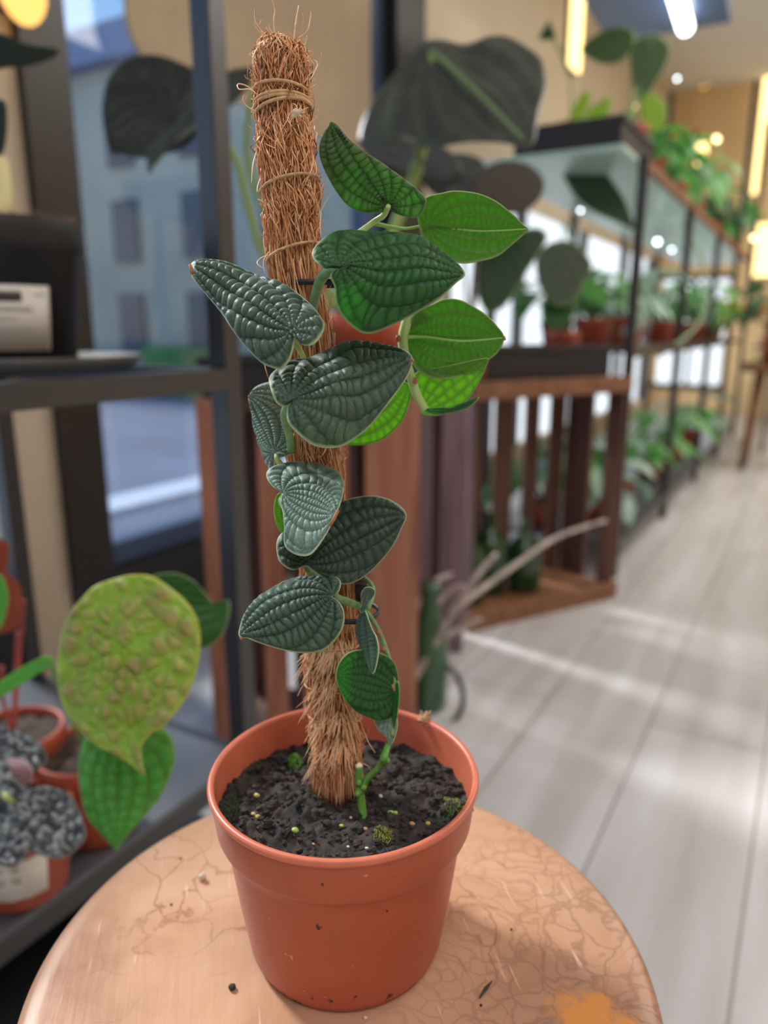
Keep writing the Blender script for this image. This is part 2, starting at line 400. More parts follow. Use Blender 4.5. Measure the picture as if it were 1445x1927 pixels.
mb = MB(); mb.box((WX-.05, -2.5, .19), (WX+.01, .83, .23)); mb.box((WX-.05, -2.5, 2.25), (WX+.01, .83, 2.3)); mb.obj('window_frame', M['frame_blue'], w2, smooth=False)
mb = MB(); mb.box((WX-.03, -2.5, .23), (WX-.024, .83, 2.26)); mb.obj('window_pane', M['glass'], w2, smooth=False)
w3 = struct(bpy.data.objects.new('window_3', None)); COL.objects.link(w3); w3.location = (WX, 4, .12)
mb = MB(); mb.box((WX-.06, 2.75, .12), (WX-.05, 6.8, 1.28)); mb.obj('frosted_pane', M['white_glow'], w3, smooth=False)
mb = MB()
for yy in (2.75, 3.6, 4.7, 5.8, 6.76): mb.box((WX-.05, yy, .12), (WX, yy+.04, 1.28))
mb.obj('window_frame', M['black_metal'], w3, smooth=False)

w4 = struct(bpy.data.objects.new('window_4', None)); COL.objects.link(w4); w4.location = (-.95, 7, .2)
mb = MB(); mb.box((-1.24, 6.985, .25), (-.72, 6.998, 1.12)); mb.obj('frosted_pane', M['white_glow'], w4, smooth=False)
mb = MB(); mb.box((-1.28, 6.97, .21), (-.68, 6.984, .25)); mb.box((-1.28, 6.97, 1.12), (-.68, 6.984, 1.16)); mb.box((-1.0, 6.97, .25), (-.97, 6.984, 1.12)); mb.obj('window_frame', M['black_metal'], w4, smooth=False)
# outside
mb = MB(); mb.box((-60, -30, -.35), (WX-.35, 60, -.3)); struct(mb.obj('ground', M['road'], smooth=False))
mb = MB(); mb.box((-9, -12, -.3), (WX-.12, .5, -.2)); struct(mb.obj('pavement', M['pave'], smooth=False))
mb = MB(); mb.box((-3.6, .5, -.3), (-3.3, 8, -.27)); struct(mb.obj('kerb_strip', M['kerb'], smooth=False))
ha = ony(285, 680, 8.4); hb = ony(402, 680, 8.4)
mb = MB(); mb.box((ha.x, 8.2, -.3), (hb.x, 8.6, .47)); o = mb.obj('hedge', M['grass'], smooth=False, loc=((ha.x+hb.x)/2, 8.4, -.3), bevel=.05); tag(o, 'low green hedge in front of the teal building across the street', 'hedge')
bd = thing('apartment_building', (-13, 9, -.3), 'teal apartment building with dark windows across the street', 'building')
mb = MB(); mb.box((-26, 9, -.3), (-3.0, 15, 4.7)); mb.obj('facade', M['facade'], bd, smooth=False)
mb = MB(); mb.box((-26.2, 8.7, 4.7), (-2.8, 15.2, 5.2)); mb.obj('roof', M['fascia'], bd, smooth=False)
for ix in range(9):
    for iz in range(3):
        x = -16.5+ix*1.55; z = .35+iz*1.45
        if ix > 7: continue
        mb = MB(); mb.box((x, 8.93, z), (x+.55, 9.02, z+.95)); mb.obj('window', M['pane_dark'], bd, smooth=False)
# beige blind hanging inside window 1 (rounded lower corner)
mb = MB(); P = []
y0, y1, zb, zt, rr = 1.19, 2.13, 1.24, 2.3, .07
P.append((y0, zt))
for k in range(7):
    a = math.pi + k*math.pi/12; P.append((y0+rr+rr*math.cos(a), zb+rr+rr*math.sin(a)))
P += [(y1, zb-.02), (y1, zt)]
n = len(P)
mb.v = [(WX+.012, y, z) for y, z in P]+[(WX+.024, y, z) for y, z in P]
mb.f = [tuple(range(n)), tuple(reversed(range(n, 2*n)))]+[(i, (i+1) % n, n+(i+1) % n, n+i) for i in range(n)]; mb.mi = [0]*len(mb.f)
o = mb.obj('window_blind', M['blind'], smooth=False, loc=(WX+.018, 1.66, zb)); tag(o, 'beige fabric blind lowered over the upper part of the tall window', 'blind')

# ================================================================== LIGHT FITTINGS
def led(name, px, y0, y1, plane, m, w, label, cat='light', group=None):
    a = plane(px, y0); b = plane(px, y1); mb = MB()
    top, bot = max(a.z, b.z), min(a.z, b.z)
    c = (a+b)/2
    mb.box((c.x, c.y-w/2, bot), (c.x+.02, c.y+w/2, top)); r = thing(name, (c.x, c.y, bot), label, cat, group)
    mb.obj('glowing_strip', m, r, smooth=False, bevel=.004)
    mb = MB(); mb.box((c.x-.012, c.y-w/2-.008, bot-.01), (c.x, c.y+w/2+.008, top+.01)); mb.obj('housing', M['black_metal'], r, smooth=False)
    return r
led('led_strip', 1082, -60, 135, lambda a, b: onx(a, b, WX+.02), M['led_warm'], .17, 'warm glowing vertical light strip on the beige wall beside the large dark leaf')
def led_y(name, px, y0, y1, yy, m, w, label, group=None):
    a = ony(px, y0, yy); b = ony(px, y1, yy); c = (a+b)/2; top, bot = max(a.z, b.z), min(a.z, b.z)
    r = thing(name, (c.x, c.y, bot), label, 'light', group)
    mb = MB(); mb.box((c.x-w/2, c.y-.02, bot), (c.x+w/2, c.y, top)); mb.obj('glowing_strip', m, r, smooth=False, bevel=.004)
    mb = MB(); mb.box((c.x-w/2-.01, c.y, bot-.01), (c.x+w/2+.01, c.y+.015, top+.01)); mb.obj('housing', M['black_metal'], r, smooth=False)
led_y('led_strip', 1436, 120, 365, 6.985, M['led_warm'], .07, 'warm vertical light strip at the right edge on the far wall')
led_y('led_strip', 1318, 270, 325, 6.985, M['led_warm'], .10, 'short warm light strip low between the shelf posts on the far wall')
led_y('led_strip', 1330, 50, 165, 6.985, M['led_amber'], .07, 'slim amber light strip behind the upper hanging leaves')
led_y('led_strip', 1440, 420, 520, 6.985, M['led_warm'], .20, 'broad yellow glowing panel low at the right edge of the far wall')
pa = at(1258, -60, 2.25); hz = pa.z; a = Vector((pa.x, pa.y, hz)); b = onz(1290, 52, hz); dv = (b-a).normalized()
tl = thing('ceiling_light_fixture', tuple((a+b)/2), 'dark navy hanging light fixture with a bright cold tube at the top right', 'light')
mb = MB(); mb.tube([a, b], .026, 12); mb.obj('tube', M['led_cold'], tl)
sd_ = Vector((dv.y, -dv.x, 0)); mb = MB(); q0 = a-dv*.3; q1 = b+dv*.12
ring = [q0+sd_*.14, q1+sd_*.14, q1-sd_*.30, q0-sd_*.30]
mb.quadstrip([[p+Vector((0, 0, .032)) for p in ring], [p+Vector((0, 0, .075)) for p in ring]], True, True, True); mb.obj('housing', M['frame_blue'], tl, smooth=False)
mb = MB()
for q in (q0+dv*.1, q1-dv*.1): mb.tube([q+Vector((0, 0, .07)), Vector((q.x, q.y, 2.6))], .003, 6)
mb.obj('hanging_cord', M['black_metal'], tl)
c = onx(40, -25, WX+.06)  # glowing ball added for a warm reflection on the frame
al = thing('wall_lamp', tuple(c), 'amber glowing lamp on the dark window frame at the top left', 'lamp')
mb = MB(); mb.ball(c, .045, 0, 16, 10, (.6, 1, 1.3)); mb.obj('lamp_shade', M['led_amber'], al)
mb = MB(); mb.box((c.x-.05, c.y-.02, c.z-.03), (c.x-.02, c.y+.02, c.z+.03)); mb.obj('wall_mount', M['black_metal'], al, smooth=False)

# ================================================================== LEFT SHELF UNIT
SX0, SX1, SY0, SY1 = -1.02, -.58, -.35, .66
sh = thing('plant_shelf', (-.8, .2, 0), 'black metal plant shelf unit in front of the tall window', 'shelf')
pw = .026
for (x, y) in ((SX1, SY1), (SX0, SY1), (SX1, SY0), (SX0, SY0)):
    mb = MB(); mb.box((x-pw, y-pw/2, 0), (x, y+pw/2, 1.9)); mb.obj('post', M['black_metal'], sh, smooth=False, bevel=.0015)
for z in (.137, .634, 1.86):
    for seg_ in (((SX1-pw, SY0), (SX1, SY1)), ((SX0-pw, SY0), (SX0, SY1))):
        mb = MB(); (xa, ya), (xb, yb) = seg_; mb.box((xa, ya+pw/2, z), (xb, yb-pw/2, z+.024)); mb.obj('rail', M['black_metal'], sh, smooth=False)
    mb = MB(); mb.box((SX0, SY1-pw/2, z), (SX1-pw, SY1+pw/2, z+.024)); mb.obj('rail', M['black_metal'], sh, smooth=False)
mb = MB(); mb.box((SX0-.02, SY0, .1612), (SX1, SY1-.0131, .169)); mb.obj('shelf_board', M['grey_shelf'], sh, smooth=False)
mb = MB(); mb.box((SX0, SY0, .648), (SX1-pw, SY1-.0131, .6575)); mb.obj('shelf_board', glass_mat('grey_glass_shelf', (.72, .74, .76), .12, .08), sh, smooth=False)
mb = MB(); mb.box((SX0-.02, SY0, .03), (SX1, SY1-.0131, .05)); mb.obj('shelf_board', M['black_metal'], sh, smooth=False)

# saucer + black pot on it
bc = at(10, 622, .80); bc.z = .6575
mb = MB(); sc_ = at(60, 622, .80)
mb.lathe((sc_.x-.03, sc_.y, .658), [(0, .0), (.10, .0), (.125, .004), (.133, .016), (.130, .016), (.12, .007), (0, .004)], 72)
o = mb.obj('saucer', M['saucer'], loc=(sc_.x-.03, sc_.y, .658)); tag(o, 'wide dark grey plant saucer on the upper glass shelf', 'saucer')
def pot_mesh(c, rt, rb, h, lip=.006, band=.2, n=56):
    mb = MB()
    mb.lathe(c, [(0, .002), (rb*.9, .001), (rb, .004), (rt*.93, h*(1-band)), (rt*.99, h*(1-band)+.003), (rt, h-.002), (rt-.001, h), (rt-.004, h), (rt-.005, h-.004), (rt*.92, h*(1-band)), (rb*.93, .006), (0, .005)], n)
    return mb
def soil_disc(c, r, h, n=28):
    mb = MB(); c = Vector(c); rings = []
    for i in range(6):
        q = i/5; rings.append([c+Vector((q*r*math.cos(2*math.pi*k/n), q*r*math.sin(2*math.pi*k/n), h+.006*noise.noise(Vector((q*5*math.cos(k*2*math.pi/n), q*5*math.sin(k*2*math.pi/n), c.x*9))))) for k in range(n)])
    mb.quadstrip(rings); return mb
bp = thing('potted_plant', (bc.x, bc.y, .6635), 'tall plant in a black plastic pot with a pale label, on the saucer', 'plant')
pot_mesh((bc.x, bc.y, .6635), .088, .070, .146, band=.22).obj('pot', M['black_plastic'], bp)
so = soil_disc((bc.x, bc.y, .6635), .082, .142).obj('soil', M['soil_bg'], bp)
# coir tufts on its rim
M['coir'] = mat('coir_fibre', (.56, .25, .10), .7, noise_s=300, noise_amt=.35)
mb = MB()
for k in range(90):
    a = random.uniform(-1.8, .9); r = random.uniform(.05, .084); p = Vector((bc.x+r*math.cos(a), bc.y+r*math.sin(a), .6635+.146))
    q = p+Vector((random.uniform(-.012, .012), random.uniform(-.012, .012), random.uniform(.0, .007)))
    mb.tube([p-Vector((0, 0, .003)), (p+q)/2+Vector((0, 0, .003)), q], .0003, 3)
mb.obj('coir_mulch', mat('coir_far', (.35, .2, .12), .8), bp)
# label wrapped on the black pot
def wrap_label(c, z0, z1, a0, a1, r0, r1, m, parent, name='label', n=14, off=.0008):
    mb = MB(); rings = []
    for i in range(n+1):
        a = a0+(a1-a0)*i/n
        rings.append([Vector((c[0]+(r0+off)*math.cos(a), c[1]+(r0+off)*math.sin(a), z0)), Vector((c[0]+(r1+off)*math.cos(a), c[1]+(r1+off)*math.sin(a), z1))])
    mb.quadstrip(rings, closed=False); return mb.obj(name, m, parent, solid=.0004)
def radius_at(z, zb, rb, rt, h): return rb+(rt*.93-rb)*(z-zb)/(h*.8)
def pix_angle(c, px, r):
    # angle on a cylinder (axis c) that shows at pixel column px
    best = None
    for k in range(720):
        a = k*math.pi/360; p = Vector((c[0]+r*math.cos(a), c[1]+r*math.sin(a), c[2])); d = p-CP
        if (Vector((math.cos(a), math.sin(a), 0))).dot(d) > 0: continue
        x = 722.5+FP*d.dot(Rt)/d.dot(Fw)
        if best is None or abs(x-px) < best[0]: best = (abs(x-px), a)
    return best[1]
zb = .6635
a1 = pix_angle((bc.x, bc.y, .70), 94, .074); a0 = a1-1.2
def rl(z): return radius_at(z, zb, .070, .088, .146)
z0, z1 = .680, .744
wl = wrap_label((bc.x, bc.y), z0, z1, a0, a1, rl(z0), rl(z1), M['paper'], bp)
def strip(za, zb_, aa, ab, m, lab=wl, c=bc, R=rl): return wrap_label((c.x, c.y), za, zb_, aa, ab, R(za), R(zb_), m, lab, 'print', 6, .0013)
strip(.7285, .738, a1-.65, a1-.36, M['ink'])
for k, (zz, da, db) in enumerate(((.722, .75, .25), (.719, .75, .22), (.711, .75, .45), (.702, .78, .2), (.699, .78, .22), (.696, .78, .24), (.735, .2, .06))):
    strip(zz, zz+.0012, a1-da, a1-db, M['faint_ink'])
# its cream stem and leaves at the frame edge
mb = MB(); mb.tube([(bc.x-.0, bc.y, .80), at(6, 380, .78), at(2, 300, .78)], [.012, .010, .007], 10, smooth=5)
mb.obj('stem', mat('cream_stem', (.72, .62, .30), .5), bp)
LM = {}
LM['dk'] = leaf_mat('leaf_dark', (.006, .012, .008), (.016, .026, .018), (.04, .10, .02), .15, edge=(.05, .10, .04), rough=.4)
leaf([(-40, 200), (5, 188), (14, 215), (12, 262), (2, 292), (-30, 300)], (-10, 300), (5, 188), .8, 0, 0, LM['dk'], bp, amp=.0005, rings=10, seg=40)
leaf([(-60, 60), (0, 62), (50, 82), (112, 93), (95, 112), (50, 125), (10, 128), (-60, 140)], (-50, 100), (112, 94), .85, 0, .02, LM['dk'], bp, amp=.001, rings=10, seg=50)

# ================================================================== LOWER SHELF POTS (left bottom)
SB = .169
LM['yel'] = leaf_mat('leaf_yellowing', (.30, .62, .05), (.42, .38, .14), (.75, .85, .08), .38, edge=(.75, .62, .12), rough=.40, spot=(.36, .27, .15), sheen=.2, spark=300)
LM['lime'] = leaf_mat('leaf_fresh_green', (.14, .36, .06), (.12, .46, .09), (.25, .85, .05), .38, edge=(.3, .6, .1), rough=.33, sheen=.15, spark=300)
LM['mid'] = leaf_mat('leaf_mid_green', (.03, .10, .02), (.04, .15, .03), (.10, .40, .03), .3, rough=.4, sheen=.1)
LM['crk'] = leaf_mat('leaf_silver_crinkled', (.035, .030, .035), (.40, .42, .42), (.06, .10, .05), .08, edge=(.2, .2, .2), rough=.28, sheen=.4, spark=250)
LM['pink'] = leaf_mat('leaf_downy_pink', (.30, .12, .14), (.42, .22, .24), (.4, .1, .1), .15, edge=(.5, .3, .3), rough=.6, sheen=.8)
LM['rust'] = leaf_mat('leaf_rust_red', (.38, .09, .05), (.45, .13, .07), (.75, .20, .08), .5, edge=(.5, .2, .1), rough=.5)
# front red pot with label
fc = onz(48, 1668, SB); fc = Vector((fc.x, fc.y, SB))
p1 = thing('potted_begonia', tuple(fc), 'silvery dark crinkled begonia in a red pot with a white label on the lower shelf', 'plant')
pot_mesh(fc, .052, .040, .088, band=.22).obj('pot', M['terracotta_bg'], p1)
soil_disc(fc, .047, .082).obj('soil', M['soil_bg'], p1)
a1 = pix_angle((fc.x, fc.y, .21), 148, .046); a0 = pix_angle((fc.x, fc.y, .21), 90, .046)
rl2 = lambda z: radius_at(z, SB, .040, .052, .088)
wl2 = wrap_label((fc.x, fc.y), .188, .232, a0, a1, rl2(.188), rl2(.232), M['paper'], p1)
for zz, q in ((.225, .55), (.221, .6), (.212, .5), (.208, .55)):
    strip(zz, zz+.0018, a0+(a1-a0)*.1, a0+(a1-a0)*q, M['faint_ink'], wl2, fc, rl2)
leaf([(-70, 1420), (0, 1418), (30, 1470), (60, 1488), (95, 1480), (128, 1492), (150, 1530), (162, 1570), (140, 1596), (100, 1612), (60, 1606), (30, 1632), (-10, 1625), (-70, 1600)],
     (10, 1498), (158, 1590), .545, -.004, -.03, LM['crk'], p1, amp=.006, dq=.6, ds=.5, rings=40, seg=150, mesh_bump='crinkle', seed=3, wave=.006)
leaf([(-40, 1375), (10, 1370), (50, 1385), (78, 1402), (88, 1432), (60, 1452), (20, 1440), (-40, 1440)], (-20, 1430), (88, 1432), .60, 0, -.03, LM['crk'], p1, amp=.004, rings=20, seg=90, mesh_bump='crinkle', seed=5)
leaf([(-30, 1418), (10, 1416), (40, 1428), (62, 1450), (50, 1470), (10, 1476), (-30, 1470)], (-20, 1450), (62, 1450), .58, 0, -.02, LM['pink'], p1, amp=.002, rings=16, seg=60, mesh_bump='none', cup=.02)
mb = MB(); mb.tube([fc+Vector((0, 0, .08)), at(30, 1520, .57), at(8, 1495, .54)], .0025, 8, smooth=4); mb.obj('stem', M['pale_stem'], p1)
# second and third red pots
def red_pot(px, py, t, rt, h, label, name='potted_plant', zz=SB):
    c = at(px, py, t); c.z = zz
    r = thing(name, tuple(c), label, 'plant')
    pot_mesh(c, rt, rt*.76, h, band=.22).obj('pot', M['terracotta_bg'], r)
    soil_disc(c, rt*.92, h*.93).obj('soil', M['soil_bg'], r)
    return r, c
py_, cy_ = red_pot(175, 1480, .80, .055, .10, 'plant with a large yellowing quilted leaf, in a red pot on the lower shelf')
pb_, cb_ = red_pot(28, 1400, .80, .052, .115, 'red-stemmed plant with rusty leaves in the rear red pot on the lower shelf')
Y1 = [(178, 1102), (153, 1124), (127, 1153), (108, 1197), (95.5, 1248), (95.5, 1302), (111, 1341), (137, 1372), (175, 1401), (210, 1417), (242, 1436), (262, 1450), (275, 1458), (270, 1440), (266, 1427), (267, 1404), (286.5, 1379), (306, 1369), (331, 1337), (353, 1299), (366, 1255), (372.5, 1204), (366, 1159), (347, 1127), (318, 1102), (286.5, 1084), (255, 1080), (216, 1087)]
leaf(Y1, (224, 1185), (275, 1458), .50, .004, -.010, LM['yel'], py_, amp=.0050, dq=.55, ds=.42, rings=44, seg=180, mesh_bump='net', seed=2, cup=.014, wave=.006, label='large yellowing quilted leaf')
Y2 = [(153, 1385), (140, 1414), (137, 1446), (143, 1497), (159, 1538), (188, 1570), (205, 1587), (220, 1600), (228, 1588), (242, 1570), (270, 1535), (296, 1497), (315, 1452), (320, 1411), (309, 1376), (270, 1350), (230, 1345), (180, 1352)]
leaf(Y2, (228, 1372), (220, 1600), .56, 0, -.012, LM['lime'], py_, amp=.003, dq=.42, ds=.42, rings=36, seg=150, mesh_bump='ladder', seed=8, cup=.012, wave=.006, label='glossy fresh green leaf hanging lowest')
Y3 = [(280, 1087), (325, 1078), (363, 1092), (391, 1124), (401, 1135), (418, 1132), (431, 1131), (431, 1159), (420, 1191), (401, 1210), (376, 1220), (340, 1205), (300, 1150), (275, 1110)]
leaf(Y3, (292, 1110), (431, 1132), .60, .006, 0, LM['mid'], py_, amp=.0012, rings=24, seg=110, seed=9, wave=.01)
leaf([(-30, 1300), (0, 1282), (40, 1255), (80, 1236), (98, 1236), (96, 1252), (60, 1275), (20, 1300), (-30, 1330)], (98, 1242), (-30, 1315), .60, 0, 0, LM['lime'], py_, amp=.0005, rings=8, seg=50)
mb = MB(); mb.tube([cy_+Vector((0, 0, .09)), at(190, 1350, .60), at(215, 1260, .54), at(224, 1188, .507)], [.0025, .0022, .002, .0018], 8, smooth=5)
mb.tube([cy_+Vector((.005, 0, .09)), at(225, 1420, .63), at(228, 1375, .565)], .002, 8, smooth=4)
mb.tube([cy_+Vector((0, .005, .09)), at(250, 1250, .64), at(290, 1115, .603)], .002, 8, smooth=4)
mb.tube([cy_+Vector((-.005, 0, .09)), at(125, 1330, .66), at(96, 1245, .602)], .002, 8, smooth=4)
mb.obj('stem', M['green_stem'], py_)
mb = MB()
for q in ((30, 1190, 10), (5, 1255, -4), (40, 1130, 14)):
    mb.tube([cb_+Vector((0, 0, .108)), at(q[0], q[1]+60, .79), at(q[0]+q[2]*.3, q[1], .76)], .0022, 7, smooth=4)
mb.obj('stem', mat('red_stem', (.42, .08, .07), .5), pb_)
leaf([(-20, 1030), (12, 1018), (18, 1040), (14, 1075), (36, 1100), (42, 1140), (36, 1175), (10, 1192), (-30, 1180)], (30, 1188), (12, 1019), .76, 0, 0, LM['rust'], pb_, amp=.001, rings=14, seg=60, C=(8, 1110))
leaf([(-30, 1085), (0, 1080), (14, 1110), (14, 1140), (0, 1182), (-30, 1190)], (-10, 1185), (0, 1080), .70, 0, 0, LM['lime'], pb_, amp=.001, rings=12, seg=50)

# ================================================================== CRATES
def crate(name, x0, y0, x1, y1, dep, h, slats, mats, rails, label, bslats=None):
    """front face runs from (x0,y0) to (x1,y1); box extends dep away from it (to the left of the direction)"""
    A = Vector((x0, y0, 0)); Bv = Vector((x1, y1, 0)); d = (Bv-A); Wd = d.length; d.normalize(); nn = Vector((-d.y, d.x, 0))
    ang = math.atan2(d.y, d.x); r = thing(name, tuple((A+Bv)/2+nn*dep/2), label, 'crate')
    def bx(u0, u1, v0, v1, z0, z1, m, nm, ev=.003):
        mb = MB(); mb.box((u0, v0, z0), (u1, v1, z1))
        R = Matrix.Rotation(ang, 4, 'Z'); mb.v = [tuple(A+R @ Vector(p)) for p in mb.v]
        mb.obj(nm, m, r, smooth=False, bevel=ev)
    th = .012
    for (f0, f1), m in zip(slats, mats): bx(f0*Wd, f1*Wd, 0, th, .0 if not rails else .05, h-(.05 if rails else 0), m, 'slat')
    for f0, f1 in (bslats or slats): bx(f0*Wd, f1*Wd, dep-th, dep, .002, h-.002, M['crate_dark'], 'slat')
    if rails:
        bx(-.01, Wd+.01, -.014, .03, h-.052, h, M['crate_rail'], 'rail'); bx(-.01, Wd+.01, -.014, .03, 0, .055, M['crate_rail'], 'rail')
    return r, bx, Wd
cr1, bx1, W1 = crate('wooden_crate', -.829, .8495, -.527, 1.024, .20, .598, [(0, .19), (.265, .37), (.45, .68), (.755, 1.0)], [M['crate_red']]*4, False,
                'reddish brown wooden slatted crate standing on end behind the potted climber', [(0, .3), (.34, .64), (.68, 1)])
for v0, v1 in ((.013, .085), (.115, .185)): bx1(W1-.012, W1, v0, v1, .0, .585, M['crate_red'], 'side_slat')
bx1(0, W1-.0125, .013, .187, .575, .597, M['crate_dark'], 'end_board'); bx1(.0, W1-.0125, .013, .187, .0, .014, M['crate_dark'], 'end_board')
cr3, bx3, W3 = crate('wooden_crate', -.907, 1.243, -.613, 1.413, .10, .554, [(0, .2), (.28, .40), (.475, .60), (.655, .785), (.835, 1.0)], [M['crate_mauve']]*5, False,
                'narrow mauve-grey slatted crate seen between the reddish crate and the dark crate', [(0, .3), (.34, .64), (.68, 1)])
bx3(0, W3, .013, .087, .53, .553, M['crate_dark'], 'end_board'); bx3(0, W3, .013, .087, .0, .014, M['crate_dark'], 'end_board')
cr2, bx2, W2 = crate('wooden_crate', -.655, 1.53, -.41, 1.945, .22, .588, [], [], False,
                'dark brown slatted crate with its open front showing green bottles, beyond the reddish crate', [])
dA = Vector((-.655, 1.53, 0)); dd = (Vector((-.41, 1.945, 0))-dA).normalized(); dn = Vector((-dd.y, dd.x, 0))
def fr(px, v):     # where the sight line of a column meets the plane v behind the opening
    r = ray(px, 900); o = dA+dn*v; k = (o.y*r.x-o.x*r.y)/(dd.x*r.y-dd.y*r.x); return k
D2 = .22
gaps = [(909, 930), (964, 986), (1012, 1032), (1058, 1082)]
us = [0.0]
for g0, g1 in gaps: us += [fr(g0, D2-.012), fr(g1, D2-.012)]
us = [min(max(u, 0), W2) for u in us]+[W2]
for k in range(0, len(us), 2):
    if us[k+1]-us[k] > .008: bx2(us[k], us[k+1], D2-.012, D2, .03, .56, M['crate_dark'], 'slat')
bx2(0, W2, 0, D2+.002, .548, .588, M['crate_rail'], 'end_board'); bx2(0, W2, 0, D2+.002, .0, .03, M['crate_rail'], 'end_board')
bx2(-.006, W2+.006, -.012, -.0005, .55, .59, M['crate_rail'], 'rail'); bx2(-.006, W2+.006, -.012, -.0005, 0, .045, M['crate_rail'], 'rail')
for v0, v1 in ((.0, .055), (.105, .2)): bx2(W2-.012, W2, v0, v1, .03, .548, M['crate_dark'], 'side_slat')
for v0, v1 in ((.0, .09), (.11, .205)): bx2(0, .012, v0, v1, .03, .548, M['crate_mauve'], 'side_slat')
# green bottles inside the dark crate
for k, (u, v, hh, where) in enumerate(((.075, .10, .20, 'left end'), (.165, .13, .215, 'middle'), (.255, .10, .19, 'right end'))):
    c = dA+dd*u+dn*v+Vector((0, 0, .03)); mb = MB()
    mb.lathe(c, [(0, 0), (.040, 0), (.044, .006), (.044, hh*.6), (.034, hh*.72), (.013, hh*.8), (.012, hh*.97), (.015, hh*.98), (.015, hh), (0.0, hh)], 28)
    tag(mb.obj('glass_bottle', M['greenglass'], loc=tuple(c)), 'dark green glass bottle at the %s of the row inside the dark crate' % where, 'bottle', 'bottles inside the crate')
# demijohn with hose in front
c = onz(806, 1330, 0); mb = MB()
mb.lathe(c, [(0, 0), (.030, 0), (.035, .01), (.037, .10), (.032, .16), (.018, .195), (.015, .235), (.019, .237), (.019, .25), (0.001, .25)], 32)
dj = thing('watering_bottle', tuple(c), 'green glass bottle with a dark curved hose on the floor beside the reddish crate', 'bottle')
mb.obj('bottle_body', mat('green_bottle', (.03, .10, .04), .12, spec=.8), dj)
mb = MB(); tt = (c-CP).dot(Fw); mb.tube([at(800, 1262, tt-.02), at(826, 1254, tt-.03), at(852, 1262, tt-.04), at(870, 1300, tt-.05), at(866, 1340, tt-.05), at(840, 1372, tt-.05)], .005, 10, smooth=6); mb.obj('hose', M['hose'], dj)
# driftwood
mb = MB(); t0 = 1.36
def dw(l, r0): mb.tube([at(x, y, t0+dz) for x, y, dz in l], [r0*(1-.12*i) for i in range(len(l))], 8, smooth=5)
dw([(770, 1290, .0), (810, 1225, 0), (845, 1165, -.02), (885, 1100, -.04), (935, 1042, -.06)], .0085)
dw([(805, 1235, 0), (845, 1195, .03), (905, 1165, .05)], .006)
dw([(800, 1160, 0), (850, 1110, .0), (890, 1105, -.04)], .006)
dw([(850, 1150, 0), (960, 1070, .10), (1050, 1010, .22), (1140, 980, .30)], .0065)
dw([(780, 1150, 0), (810, 1100, .02), (850, 1080, .04)], .005)
o = mb.obj('driftwood_branch', M['driftwood'], loc=tuple(onz(790, 1300, 0))); tag(o, 'pale forked driftwood branch leaning up from the floor by the crates', 'branch')

# black box on each crate
def tray(name, c, d, w, dep, z0, z1, label):
    ang = math.atan2(d.y, d.x); r = thing(name, (c.x, c.y, z0), label, 'box'); R = Matrix.Rotation(ang, 4, 'Z')
    def bx(u0, u1, v0, v1, za, zb, nm):
        mb = MB(); mb.box((u0, v0, za), (u1, v1, zb)); mb.v = [tuple(Vector((c.x, c.y, 0))+R @ Vector(p)) for p in mb.v]; mb.obj(nm, M['black_plastic'], r, smooth=False, bevel=.002)
    bx(-w/2, w/2, 0, .005, z0, z1, 'side'); bx(-w/2, w/2, dep-.005, dep, z0, z1, 'side')
    bx(-w/2, -w/2+.005, .005, dep-.005, z0, z1, 'side'); bx(w/2-.005, w/2, .005, dep-.005, z0, z1, 'side')
    bx(-w/2+.005, w/2-.005, .005, dep-.005, z0, z0+.004, 'bottom')
    bx(-w/2-.006, w/2+.006, -.006, -.0005, z1-.012, z1, 'lip')
    return r
mid2 = dA+dd*.215+dn*.02
tray('plastic_tray', mid2, dd, .44, .22, .59, .665, 'black plastic tray on top of the dark crate')
mid1 = Vector((-.678-.005, .937+.0087, 0))
tray('plastic_tray', mid1, Vector((.866, .5, 0)), .33, .18, .5985, .66, 'black plastic tray on top of the reddish crate')

# ================================================================== ALOCASIA on crate 1
LM['alo'] = leaf_mat('leaf_alocasia', (.07, .085, .06), (.040, .044, .038), (.05, .07, .02), .10, edge=(.06, .07, .05), rough=.28, sheen=.1, spark=60)
LM['alo2'] = leaf_mat('leaf_alocasia_dark', (.03, .036, .026), (.020, .024, .020), (.01, .02, .01), .06, edge=(.02, .03, .02), rough=.35, sheen=.1, spark=60)
LM['brn'] = leaf_mat('leaf_olive_brown', (.06, .055, .035), (.10, .08, .055), (.10, .08, .03), .2, edge=(.05, .05, .03), rough=.5)
ac = at(692, 590, 1.225); ac.z = .603
al = thing('alocasia', (ac.x, ac.y, .603), 'tall alocasia with huge dark leaves in an orange pot on the reddish crate', 'plant')
pot_mesh((ac.x, ac.y, .603), .068, .052, .125, band=.25).obj('pot', mat('orange_pot', (.62, .11, .05), .45), al)
soil_disc((ac.x, ac.y, .603), .062, .118).obj('soil', M['soil_bg'], al)
HL = [(674, 228), (685, 190), (719, 149), (754, 121), (792, 93), (834, 74), (882, 69), (924, 55), (955, 51), (986, 62), (1021, 90), (1029, 131), (1027, 166), (1014, 214), (1007, 263), (993, 277), (951, 270), (882, 268), (834, 263), (792, 252), (744, 242), (709, 239)]
leaf(HL, (813, 97), (997, 277), 1.12, .0, -.06, LM['alo'], al, amp=.0022, dq=.5, ds=.6, rings=30, seg=140, mesh_bump='none', seed=4, cup=.012, wave=.012, thick=.001, label='huge dark leaf with a pale green midrib')
mb = MB(); mb.tube([at(814, 98, 1.14), at(860, 138, 1.11), at(930, 205, 1.06), at(985, 262, 1.01)], [.0045, .004, .003, .0015], 8, smooth=5); mb.obj('midrib', mat('alo_rib', (.16, .25, .09), .5), al)
